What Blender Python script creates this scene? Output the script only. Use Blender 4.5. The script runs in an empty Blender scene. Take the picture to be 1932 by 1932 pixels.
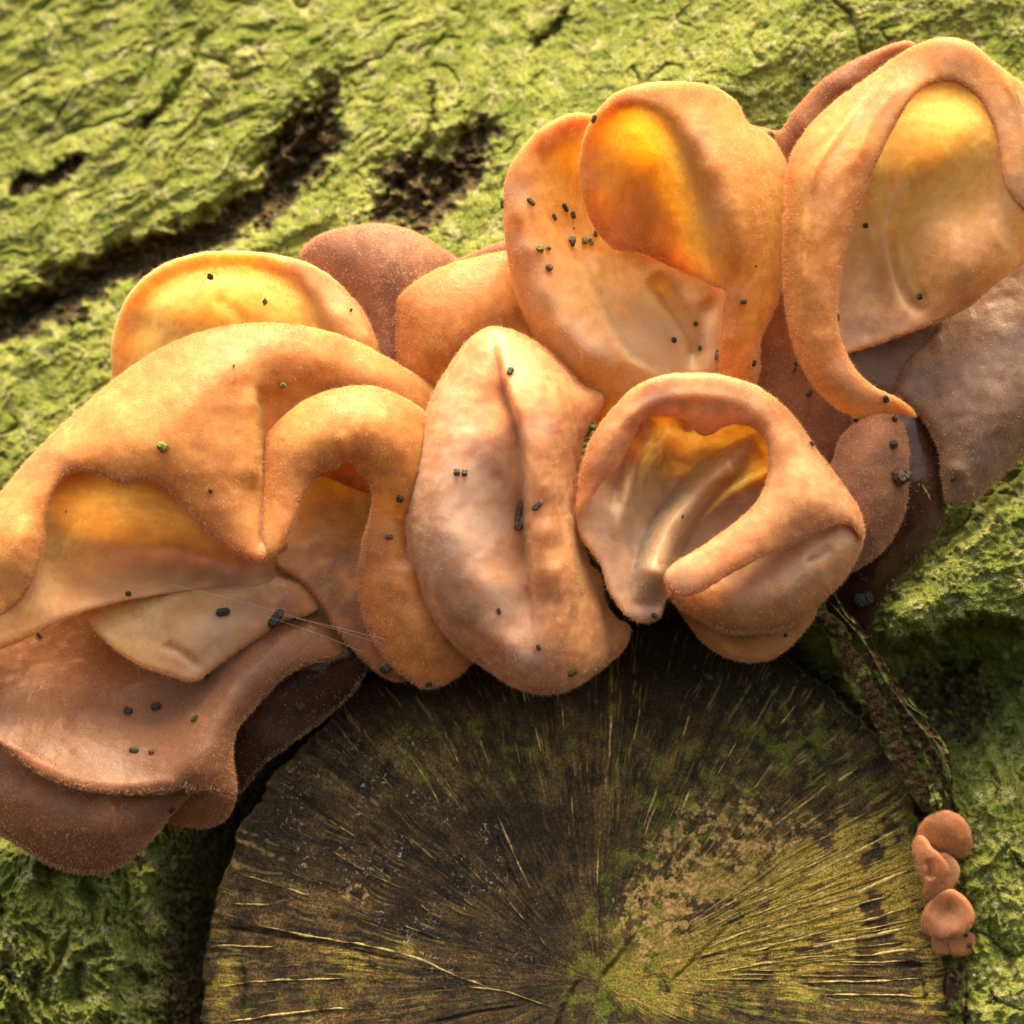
import bpy, math, random
import numpy as np
from mathutils import Vector
from mathutils.geometry import delaunay_2d_cdt

# ------------------------------------------------------------------ units
# The place is laid out in "u": 1932 u = 0.16 m, x to the right, y downwards, h out of the trunk towards the viewer.
S = 0.16 / 1932.0
D = 6000.0                      # viewing distance in u
def W(x, y, h):                 # u -> world metres; things nearer to the lens are laid out a little tighter
    f = (D - h) / D
    return ((x - 966.0) * f * S, -h * S, (966.0 - y) * f * S)
def WA(x, y, h):
    x = np.asarray(x, float); y = np.asarray(y, float); h = np.asarray(h, float)
    f = (D - h) / D
    return np.stack([(x - 966.0) * f * S, -h * S, (966.0 - y) * f * S], -1)

# ------------------------------------------------------------------ camera, world, sun, exposure
scn = bpy.context.scene
cam_d = bpy.data.cameras.new('camera'); cam = bpy.data.objects.new('camera', cam_d)
scn.collection.objects.link(cam); scn.camera = cam
cam.location = (0, -D * S, 0); cam.rotation_euler = (math.radians(90), 0, 0)
cam_d.sensor_width = 36; cam_d.lens = 36 * D / 1932.0
cam_d.clip_start = 0.01; cam_d.clip_end = 50
cam_d.dof.use_dof = True
cam_d.dof.focus_distance = (D - 190) * S
APERTURE_U = 80.0
cam_d.dof.aperture_fstop = (cam_d.lens / 1000.0) / (APERTURE_U * S)

SUN_TO = Vector((0.05, -0.13, 1.0)).normalized()      # direction towards the sun
w = bpy.data.worlds.new('World'); scn.world = w; w.use_nodes = True
nt = w.node_tree; nt.nodes.clear()
sky = nt.nodes.new('ShaderNodeTexSky'); sky.sky_type = 'NISHITA'; sky.sun_disc = False
sky.sun_elevation = math.asin(SUN_TO.z)
sky.sun_rotation = math.atan2(SUN_TO.x, SUN_TO.y)
sky.air_density = 1.0; sky.dust_density = 5.0; sky.ozone_density = 0.3
bg = nt.nodes.new('ShaderNodeBackground'); bg.inputs['Strength'].default_value = 0.15
wo = nt.nodes.new('ShaderNodeOutputWorld')
nt.links.new(sky.outputs[0], bg.inputs[0]); nt.links.new(bg.outputs[0], wo.inputs[0])
sun_d = bpy.data.lights.new('sun', 'SUN'); sun = bpy.data.objects.new('sun', sun_d)
scn.collection.objects.link(sun)
sun_d.energy = 3.3; sun_d.angle = math.radians(32); sun_d.color = (1.0, 0.91, 0.76)
sun.rotation_euler = SUN_TO.to_track_quat('Z', 'Y').to_euler()
sun.location = (0.3, -1, 2)
scn.view_settings.view_transform = 'Standard'; scn.view_settings.look = 'None'
scn.view_settings.gamma = 1.0; scn.view_settings.exposure = 1.38
scn.view_settings.use_curve_mapping = False
scn.view_settings.use_white_balance = True      # the photograph is balanced warm
scn.view_settings.white_balance_temperature = 8400; scn.view_settings.white_balance_tint = 10

rng = np.random.default_rng(11); random.seed(11)

# ------------------------------------------------------------------ numpy helpers
_perm = rng.permutation(512)
_ang = rng.random(512) * 2 * np.pi
def perlin(x, y, seed=0):
    xi = np.floor(x).astype(np.int64); yi = np.floor(y).astype(np.int64)
    xf = x - xi; yf = y - yi
    u = xf * xf * xf * (xf * (xf * 6 - 15) + 10); v = yf * yf * yf * (yf * (yf * 6 - 15) + 10)
    def g(ix, iy, dx, dy):
        k = _perm[(ix + _perm[(iy + seed * 37) & 511]) & 511]
        a = _ang[k]
        return np.cos(a) * dx + np.sin(a) * dy
    n00 = g(xi, yi, xf, yf); n10 = g(xi + 1, yi, xf - 1, yf)
    n01 = g(xi, yi + 1, xf, yf - 1); n11 = g(xi + 1, yi + 1, xf - 1, yf - 1)
    return ((n00 * (1 - u) + n10 * u) * (1 - v) + (n01 * (1 - u) + n11 * u) * v) * 1.5
def fbm(x, y, o=4, seed=0, gain=0.5):
    s = 0; a = 1.0; f = 1.0
    for i in range(o):
        s = s + a * perlin(x * f, y * f, seed + i); a *= gain; f *= 2.03
    return s
def ridged(x, y, o=4, seed=0, gain=0.5):
    s = 0; a = 1.0; f = 1.0
    for i in range(o):
        s = s + a * (1 - 2 * np.abs(perlin(x * f, y * f, seed + i))); a *= gain; f *= 2.1
    return s
def sstep(a, b, x):
    t = np.clip((x - a) / (b - a), 0, 1); return t * t * (3 - 2 * t)
def polydist(px, py, poly, closed=False):
    """distance to a polyline, plus the parameter (0..1 along it) of the nearest spot"""
    P = np.asarray(poly, float)[:, :2]
    if closed: P = np.vstack([P, P[:1]])
    best = np.full(px.shape, 1e18); par = np.zeros(px.shape)
    n = len(P) - 1
    for i in range(n):
        a = P[i]; b = P[i + 1]; d = b - a; L = d @ d + 1e-12
        t = np.clip(((px - a[0]) * d[0] + (py - a[1]) * d[1]) / L, 0, 1)
        q = (px - a[0] - t * d[0]) ** 2 + (py - a[1] - t * d[1]) ** 2
        m = q < best
        best = np.where(m, q, best); par = np.where(m, (i + t) / n, par)
    return np.sqrt(best), par
def inside(px, py, poly):
    P = np.asarray(poly, float); n = len(P); c = np.zeros(px.shape, bool)
    j = n - 1
    for i in range(n):
        xi, yi = P[i, 0], P[i, 1]; xj, yj = P[j, 0], P[j, 1]
        cond = ((yi > py) != (yj > py)) & (px < (xj - xi) * (py - yi) / (yj - yi + 1e-12) + xi)
        c ^= cond; j = i
    return c
def catmull(pts, closed=True, step=7.0):
    P = np.asarray(pts, float); n = len(P); out = []
    rngi = range(n) if closed else range(n - 1)
    for i in rngi:
        if closed: p0, p1, p2, p3 = P[(i - 1) % n], P[i], P[(i + 1) % n], P[(i + 2) % n]
        else: p0, p1, p2, p3 = P[max(i - 1, 0)], P[i], P[i + 1], P[min(i + 2, n - 1)]
        L = np.linalg.norm((p2 - p1)[:2]); k = max(2, int(L / step))
        # centripetal tangents limit overshoot
        d01 = max(np.linalg.norm((p1 - p0)[:2]), 1e-3) ** .5; d12 = max(L, 1e-3) ** .5; d23 = max(np.linalg.norm((p3 - p2)[:2]), 1e-3) ** .5
        m1 = (p1 - p0) / d01 - (p2 - p0) / (d01 + d12) + (p2 - p1) / d12
        m2 = (p2 - p1) / d12 - (p3 - p1) / (d12 + d23) + (p3 - p2) / d23
        if not closed and i == 0: m1 = (p2 - p1) / d12
        if not closed and i == n - 2: m2 = (p2 - p1) / d12
        m1 *= d12; m2 *= d12
        for q in range(k):
            t = q / k
            out.append((2*t**3-3*t**2+1)*p1 + (t**3-2*t**2+t)*m1 + (-2*t**3+3*t**2)*p2 + (t**3-t**2)*m2)
    if not closed: out.append(P[-1])
    return np.array(out)
def tps_fit(C, lam=0.0):
    xy = C[:, :2] / 400.0; z = C[:, 2]; n = len(C)
    d2 = ((xy[:, None] - xy[None]) ** 2).sum(-1)
    K = 0.5 * d2 * np.log(d2 + 1e-12) + lam * np.eye(n)
    A = np.zeros((n + 3, n + 3)); A[:n, :n] = K; A[:n, n] = 1; A[:n, n+1:] = xy; A[n, :n] = 1; A[n+1:, :n] = xy.T
    sol = np.linalg.lstsq(A, np.concatenate([z, [0, 0, 0]]), rcond=None)[0]
    def ev(x, y):
        q = np.stack([x, y], -1) / 400.0; out = np.zeros(len(q))
        for s in range(0, len(q), 4000):
            e = q[s:s+4000]; dd = ((e[:, None] - xy[None]) ** 2).sum(-1)
            out[s:s+4000] = (0.5 * dd * np.log(dd + 1e-12)) @ sol[:n] + sol[n] + e @ sol[n+1:]
        return out
    return ev

# ------------------------------------------------------------------ object helpers
def link(name, me, mat=None, parent=None):
    o = bpy.data.objects.new(name, me); scn.collection.objects.link(o)
    if mat is not None and me is not None and len(me.materials) == 0: me.materials.append(mat)
    if parent is not None:
        o.parent = parent
        o.matrix_parent_inverse = parent.matrix_basis.inverted()
    return o
def tag(o, label=None, cat=None, group=None, kind=None):
    if label: o['label'] = label
    if cat: o['category'] = cat
    if group: o['group'] = group
    if kind: o['kind'] = kind
    return o
def empty(name, x, y, h):
    o = bpy.data.objects.new(name, None); o.location = W(x, y, h); o.empty_display_size = 0.005
    scn.collection.objects.link(o); return o
def mesh_np(name, co, faces, smooth=True, attrs=None):
    """faces: (n,3) or (n,4) int array"""
    me = bpy.data.meshes.new(name); F = np.asarray(faces, np.int32); k = F.shape[1]; n = len(F)
    me.vertices.add(len(co)); me.vertices.foreach_set('co', np.asarray(co, np.float32).ravel())
    me.loops.add(n * k); me.loops.foreach_set('vertex_index', F.ravel())
    me.polygons.add(n); me.polygons.foreach_set('loop_start', np.arange(0, n * k, k, dtype=np.int32))
    me.polygons.foreach_set('loop_total', np.full(n, k, np.int32))
    me.update(calc_edges=True)
    if smooth: me.polygons.foreach_set('use_smooth', np.ones(n, bool))
    for an, av in (attrs or {}).items():
        a = me.attributes.new(an, 'FLOAT', 'POINT'); a.data.foreach_set('value', np.asarray(av, np.float32))
    me.validate(); return me

# ------------------------------------------------------------------ material helpers
class NB:
    def __init__(s, name):
        s.m = bpy.data.materials.new(name); s.m.use_nodes = True; s.t = s.m.node_tree; s.t.nodes.clear()
        s.out = s.n('ShaderNodeOutputMaterial'); s.p = s.n('ShaderNodeBsdfPrincipled'); s.l(s.p.outputs[0], s.out.inputs['Surface'])
        tc = s.n('ShaderNodeTexCoord'); mp = s.n('ShaderNodeMapping'); mp.inputs['Scale'].default_value = (1/S/100,)*3
        s.l(tc.outputs['Object'], mp.inputs[0]); s.co = mp.outputs[0]       # coordinates in hundreds of u
    def n(s, k): return s.t.nodes.new(k)
    def l(s, a, b): s.t.links.new(a, b)
    def setin(s, sock, v):
        if hasattr(v, 'is_output') or isinstance(v, bpy.types.NodeSocket): s.l(v, sock)
        else: sock.default_value = v
    def noise(s, scale, detail=3, rough=.55, vec=None, dist=0, out='Fac'):
        a = s.n('ShaderNodeTexNoise'); a.inputs['Scale'].default_value = scale; a.inputs['Detail'].default_value = detail
        a.inputs['Roughness'].default_value = rough; a.inputs['Distortion'].default_value = dist
        s.l(vec if vec is not None else s.co, a.inputs['Vector']); return a.outputs[out]
    def vor(s, scale, feature='F1', vec=None, out='Distance'):
        a = s.n('ShaderNodeTexVoronoi'); a.feature = feature; a.inputs['Scale'].default_value = scale
        s.l(vec if vec is not None else s.co, a.inputs['Vector']); return a.outputs[out]
    def math(s, op, a, b=0.0, clamp=False):
        m = s.n('ShaderNodeMath'); m.operation = op; m.use_clamp = clamp; s.setin(m.inputs[0], a); s.setin(m.inputs[1], b); return m.outputs[0]
    def ramp(s, v, a, b, lo=0.0, hi=1.0):
        m = s.n('ShaderNodeMapRange'); m.interpolation_type = 'SMOOTHSTEP'
        s.setin(m.inputs[0], v); m.inputs[1].default_value = a; m.inputs[2].default_value = b; m.inputs[3].default_value = lo; m.inputs[4].default_value = hi
        return m.outputs[0]
    def mix(s, f, a, b):
        m = s.n('ShaderNodeMix'); m.data_type = 'RGBA'; s.setin(m.inputs[0], f)
        for q, v in ((6, a), (7, b)):
            if isinstance(v, tuple): m.inputs[q].default_value = (v[0], v[1], v[2], 1)
            else: s.l(v, m.inputs[q])
        return m.outputs[2]
    def attr(s, name):
        a = s.n('ShaderNodeAttribute'); a.attribute_name = name; return a.outputs['Fac']
    def bump(s, h, strength=1.0, dist=0.0002, nrm=None):
        b = s.n('ShaderNodeBump'); b.inputs['Strength'].default_value = strength; b.inputs['Distance'].default_value = dist
        s.l(h, b.inputs['Height'])
        if nrm is not None: s.l(nrm, b.inputs['Normal'])
        return b.outputs[0]

def fungus_mat(name, base, bloom_col, rad=(3.6, 1.5, .5), scale=1.0, rough=.5, bloom=0.0, fuzz=1.0, brown=(0.20, 0.08, 0.035)):
    """jelly flesh: light wanders through it; velvet on the outer skin"""
    b = NB(name)
    bl = b.math('ADD', b.attr('bloom'), bloom)
    fz = b.math('MULTIPLY', b.attr('fuzz'), fuzz)
    n1 = b.noise(1.1, 4, .6); n2 = b.noise(4.5, 4, .6)
    var = b.math('ADD', b.math('MULTIPLY', n1, .6), b.math('MULTIPLY', n2, .4))
    col = b.mix(b.ramp(var, .38, .66), tuple(c * .70 for c in base), tuple(min(1, c * 1.14) for c in base))
    mott = b.math('MULTIPLY', b.ramp(b.noise(.75, 5, .65, dist=.6), .50, .68), .34)
    col = b.mix(mott, col, tuple(c * q for c, q in zip(base, (.62, .50, .55))))
    blm = b.math('MULTIPLY', bl, b.ramp(var, .30, .60, .55, 1.0), True)
    col = b.mix(blm, col, bloom_col)
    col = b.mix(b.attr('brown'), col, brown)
    # velvet: fine pale hair tips standing in patches
    sp = b.vor(14.0, out='Distance'); sp2 = b.noise(26.0, 2, .7)
    tips = b.math('MULTIPLY', b.ramp(sp2, .53, .70), b.ramp(b.noise(2.3, 3, .6), .36, .66, .25, 1.0))
    tips = b.math('MULTIPLY', tips, b.math('ADD', b.math('MULTIPLY', fz, .7), .03), True)
    col = b.mix(tips, col, (.82, .50, .32))
    pores = b.math('MULTIPLY', b.ramp(b.vor(8.0), .10, .02), b.ramp(b.noise(.9, 2), .5, .62))
    col = b.mix(b.math('MULTIPLY', pores, .45), col, (.16, .06, .03))
    p = b.p
    b.l(col, p.inputs['Base Color'])
    p.inputs['Subsurface Weight'].default_value = 1.0
    p.subsurface_method = 'RANDOM_WALK'
    p.inputs['Subsurface Radius'].default_value = rad
    p.inputs['Subsurface Scale'].default_value = 0.001 * scale
    p.inputs['Subsurface Anisotropy'].default_value = 0.0
    p.inputs['IOR'].default_value = 1.42
    b.l(b.ramp(b.math('ADD', fz, b.math('MULTIPLY', n2, .3)), 0, 1.2, rough - .12, rough + .18), p.inputs['Roughness'])
    p.inputs['Sheen Weight'].default_value = 0.08; p.inputs['Sheen Roughness'].default_value = .45
    p.inputs['Sheen Tint'].default_value = (1, .82, .68, 1)
    h = b.math('ADD', b.math('MULTIPLY', b.noise(24, 3, .65), b.math('ADD', b.math('MULTIPLY', fz, .9), .22)), b.math('MULTIPLY', b.noise(2.6, 4, .6), 1.3))
    b.l(b.bump(h, .5, .00030), p.inputs['Normal'])
    return b.m

ORANGE = fungus_mat('fungus_flesh_orange', (.72, .265, .072), (.50, .28, .17), rad=(6.5, 4.7, 2.4), rough=.46)
GLOW = fungus_mat('fungus_flesh_amber', (.84, .37, .14), (.50, .28, .17), rad=(6.5, 5.0, 3.4), rough=.48, fuzz=.4)
PALE = fungus_mat('fungus_flesh_pale', (.76, .33, .14), (.58, .38, .28), rad=(5.5, 3.7, 2.0), rough=.47, fuzz=.6)
TAWNY = fungus_mat('fungus_flesh_tawny', (.31, .12, .042), (.33, .18, .115), rad=(4.5, 2.9, 1.2), rough=.44, fuzz=.9)
BUFF = fungus_mat('fungus_flesh_buff', (.52, .21, .085), (.46, .27, .17), rad=(3.0, 2.0, 1.1), rough=.40, fuzz=.6)
BROWN = fungus_mat('fungus_flesh_brown', (.36, .15, .07), (.46, .25, .16), rad=(2.4, 1.5, .8), fuzz=1.0)
GREY = fungus_mat('fungus_flesh_grey', (.25, .13, .07), (.34, .22, .16), rad=(2.4, 1.7, 1.0), rough=.42, fuzz=.6)
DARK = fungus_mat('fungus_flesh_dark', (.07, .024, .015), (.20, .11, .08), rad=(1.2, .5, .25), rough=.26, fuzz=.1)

# ------------------------------------------------------------------ fungus lobes
FUZZ = []     # (co, normal) samples collected for the velvet
def lobe(parent, name, outline, pts=(), mat=None, t=26.0, thin=.55, a=15.0, feats=(), bloom=(), brown=(), fuzz=0.4, step=6.0, wr=2.0, hairs=1.0, seed=None, lam=2e-2, fz=()):
    """A sheet of flesh: outline (x, y, h) and inner heights give a smooth surface, t its thickness, a the rounding of its rim.
    feats = (polyline, amount, width, kind): folds and grooves. bloom / brown / fz = (x, y, radius, amount) patches of skin colour, painted shade and velvet."""
    seed = seed if seed is not None else (int(outline[0][0]) * 7 + int(outline[0][1])) % 97
    O = catmull(outline, True, 6.0)
    # ordering: make it counter-clockwise in (x, y)
    area = 0.5 * np.sum(O[:, 0] * np.roll(O[:, 1], -1) - np.roll(O[:, 0], -1) * O[:, 1])
    if area < 0: O = O[::-1].copy()
    ctr = O[::5]
    C = np.vstack([ctr, np.array(pts, float)]) if len(pts) else ctr
    H = tps_fit(C, lam)
    nb = len(O)
    tang = np.roll(O[:, :2], -1, 0) - np.roll(O[:, :2], 1, 0); tang /= np.linalg.norm(tang, axis=1)[:, None] + 1e-9
    nrm = np.stack([-tang[:, 1], tang[:, 0]], 1)
    P = [O[:, :2]]
    for fr in (.06, .22, .48, .8):
        q = O[:, :2] + nrm * (a * fr)
        d, _ = polydist(q[:, 0], q[:, 1], O, True)
        ok = (d > a * fr * .93) & inside(q[:, 0], q[:, 1], O)
        P.append(q[ok])
    x0, y0 = O[:, :2].min(0); x1, y1 = O[:, :2].max(0)
    gx, gy = np.meshgrid(np.arange(x0, x1, step), np.arange(y0, y1, step * .87))
    gx[1::2] += step / 2
    gx = gx.ravel() + rng.normal(0, .15, gx.size); gy = gy.ravel() + rng.normal(0, .15, gy.size)
    m = inside(gx, gy, O); gx, gy = gx[m], gy[m]
    d, _ = polydist(gx, gy, O, True); m = d > a * 1.02
    P.append(np.stack([gx[m], gy[m]], 1)); P = np.vstack(P)
    edges = [(i, (i + 1) % nb) for i in range(nb)]
    v2, _, f, ov, _, _ = delaunay_2d_cdt([Vector(p) for p in P], edges, [list(range(nb))], 1, 1e-4)
    V = np.array([tuple(v) for v in v2]); F = np.array([q for q in f if len(q) == 3], int)
    x, y = V[:, 0], V[:, 1]
    d, par = polydist(x, y, O, True)
    z = H(x, y)
    for (pl, amt, wd, kind) in feats:
        pc = catmull([tuple(q) for q in pl], False, 12) if len(pl) > 2 else np.array(pl, float)
        fd, fp = polydist(x, y, pc)
        tap = np.clip(np.minimum(fp, 1 - fp) * 5 + .12, 0, 1) if kind[-1] != '!' else 1
        k = kind[0]
        if k == 'g': z = z + amt * tap * np.exp(-(fd / wd) ** 2)
        elif k == 's':      # a step: one side of the line stands proud of the other
            q0 = pc[0][:2]; best = np.full(x.shape, 1e18); sg = np.zeros(x.shape)
            for i_ in range(len(pc) - 1):
                a0, b0 = pc[i_][:2], pc[i_ + 1][:2]; e0 = b0 - a0; L0 = e0 @ e0 + 1e-9
                tt = np.clip(((x - a0[0]) * e0[0] + (y - a0[1]) * e0[1]) / L0, 0, 1)
                dq = (x - a0[0] - tt * e0[0]) ** 2 + (y - a0[1] - tt * e0[1]) ** 2
                cr0 = e0[0] * (y - a0[1]) - e0[1] * (x - a0[0]); m_ = dq < best
                best = np.where(m_, dq, best); sg = np.where(m_, cr0 / math.sqrt(L0), sg)
            z = z + amt * tap * np.tanh(sg / 6.0) * np.exp(-fd / wd)
        elif k == 'v': z = z + amt * tap * np.exp(-fd / wd)
        elif k == 'c': z = z + amt * tap * np.clip(1 - (fd / wd) ** 2, 0, 1) ** .8
    z = z + wr * fbm(x / 110, y / 110, 3, seed) * sstep(0, 30, d) + wr * .25 * fbm(x / 26, y / 26, 3, seed + 5) * sstep(0, 20, d)
    xw = x + 1.2 * fbm(x / 16, y / 16, 2, seed + 9); yw = y + 1.2 * fbm(x / 16, y / 16, 2, seed + 12)
    s = np.sqrt(np.clip(1 - (1 - np.clip(d / a, 0, 1)) ** 2, 0, 1))
    bnd = d < 1e-3
    t = t * (thin + (1 - thin) * np.exp(-(d / 26) ** 2)); b = t * .45
    zf = z - b * (1 - s); zb = z - b - (t - b) * s
    n = len(V)
    # back sheet reuses the boundary vertices
    idx_b = np.full(n, -1); idx_b[~bnd] = np.arange((~bnd).sum()) + n; idx_b[bnd] = np.nonzero(bnd)[0]
    co = np.vstack([WA(xw, yw, zf), WA(xw[~bnd], yw[~bnd], zb[~bnd])])
    a_, b_, c_ = V[F[:, 0]], V[F[:, 1]], V[F[:, 2]]
    cr = (b_[:, 0]-a_[:, 0])*(c_[:, 1]-a_[:, 1]) - (b_[:, 1]-a_[:, 1])*(c_[:, 0]-a_[:, 0])
    F[cr > 0] = F[cr > 0][:, ::-1]
    FB = idx_b[F][:, ::-1]
    faces = np.vstack([F, FB])
    def patch(lst):
        o = np.zeros(n)
        for (px, py, r, am) in lst:
            o += am * np.exp(-(((x - px) ** 2 + (y - py) ** 2) / r ** 2)) * (1 + .5 * fbm(x / 40, y / 40, 3, seed + 3))
        return np.clip(o, 0, 1)
    bl, br, fu = patch(bloom), patch(brown), np.clip(fuzz + (sum(am * np.exp(-(((x - px) ** 2 + (y - py) ** 2) / r ** 2)) for (px, py, r, am) in fz) if len(fz) else 0) + .35 * np.exp(-d / 12), 0, 1)
    ext = lambda q, back=None: np.concatenate([q, (q if back is None else back)[~bnd]])
    me = mesh_np(name, co, faces, True, {'bloom': ext(bl), 'brown': ext(br), 'fuzz': ext(fu, np.ones(n) * .9)})
    o = link(name, me, mat, parent)
    if hairs > 0:
        A, B, Cc = co[F[:, 0]], co[F[:, 1]], co[F[:, 2]]
        nn = np.cross(B - A, Cc - A); ar = np.linalg.norm(nn, axis=1); nn = nn / (ar[:, None] + 1e-15)
        fac = (.2 + fu[F].mean(1)) * ar * (1 + 5 * (d[F].mean(1) < 9) * (1))
        cnt = int(hairs * fac.sum() / S / S * 0.5 * 0.030)
        if cnt > 0:
            pick = rng.choice(len(F), cnt, p=fac / fac.sum())
            r1, r2 = rng.random(cnt), rng.random(cnt); m = r1 + r2 > 1; r1[m] = 1 - r1[m]; r2[m] = 1 - r2[m]
            p = A[pick] + (B - A)[pick] * r1[:, None] + (Cc - A)[pick] * r2[:, None]
            dirn = nn[pick] + rng.normal(0, .45, (cnt, 3)) + np.array([0, 0, -.25]); dirn /= np.linalg.norm(dirn, axis=1)[:, None]
            side = np.cross(dirn, rng.normal(0, 1, (cnt, 3))); side /= np.linalg.norm(side, axis=1)[:, None]
            L = rng.uniform(3.0, 7.5, cnt)[:, None] * S; wd = .42 * S
            hv = np.empty((cnt * 3, 3)); hv[0::3] = p - side * wd - dirn * S; hv[1::3] = p + side * wd - dirn * S; hv[2::3] = p + dirn * L
            hm = mesh_np('fuzz', hv, np.arange(cnt * 3).reshape(-1, 3), False)
            ho = link('fuzz', hm, HAIR, o); ho['kind'] = 'stuff'
    return o
_h = NB('fungus_velvet'); _h.p.inputs['Base Color'].default_value = (.86, .50, .30, 1); _h.p.inputs['Roughness'].default_value = .5
_h.p.inputs['Transmission Weight'].default_value = 0.0
_tr = _h.n('ShaderNodeBsdfTranslucent'); _tr.inputs[0].default_value = (.85, .42, .18, 1); _mx = _h.n('ShaderNodeMixShader'); _mx.inputs[0].default_value = .5
_h.l(_h.p.outputs[0], _mx.inputs[1]); _h.l(_tr.outputs[0], _mx.inputs[2]); _h.l(_mx.outputs[0], _h.out.inputs['Surface'])
HAIR = _h.m


# ================================================================== THE TRUNK
TRUNK = empty('tree_trunk', 966, 966, -200)
tag(TRUNK, 'rough mossy tree trunk with deep cracks, filling the picture behind the fungi', 'tree trunk')
PX, PY = 1130.0, 1852.0                                    # pith of the cut branch
EDGE = [(384,1932),(388,1850),(398,1752),(415,1670),(442,1598),(475,1530),(512,1478),(560,1420),(615,1362),(700,1290),(850,1215),(1000,1180),(1200,1172),(1380,1200),(1500,1262),(1600,1338),(1665,1410),(1705,1480),(1735,1570),(1755,1660),(1768,1752),(1778,1850),(1790,1935),
        (1775,2120),(1640,2360),(1400,2540),(1120,2600),(830,2540),(560,2370),(420,2140)]
EDGEC = catmull(EDGE, True, 20)
CR1 = catmull([(-330,760),(-60,640),(0,612),(60,588),(150,540),(225,500),(300,475),(395,452),(465,402),(530,362),(575,322),(598,262),(612,205),(640,150),(652,105),(690,20),(740,-90)], False, 20)
CR2 = catmull([(690,425),(745,398),(790,412),(850,352),(895,290),(914,215)], False, 15)
CR3 = catmull([(20,372),(60,345),(110,330),(160,290)], False, 15)
CR4 = catmull([(745,370),(800,330),(850,270),(905,225)], False, 15)
CR5 = catmull([(470,330),(520,280),(560,215),(600,170)], False, 15)
CR6 = catmull([(250,250),(300,215),(350,150),(400,40)], False, 15)
CR7 = catmull([(1000,95),(1060,40),(1100,-60)], False, 15)
CR8 = catmull([(810,145),(815,230),(770,330),(740,360)], False, 15)
RIDGE = [(1640,1190),(1660,1130),(1720,1085),(1780,1020),(1850,950),(1940,870),(2060,800),(2120,1150),(1932,1210),(1850,1195),(1740,1240),(1670,1240)]

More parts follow.
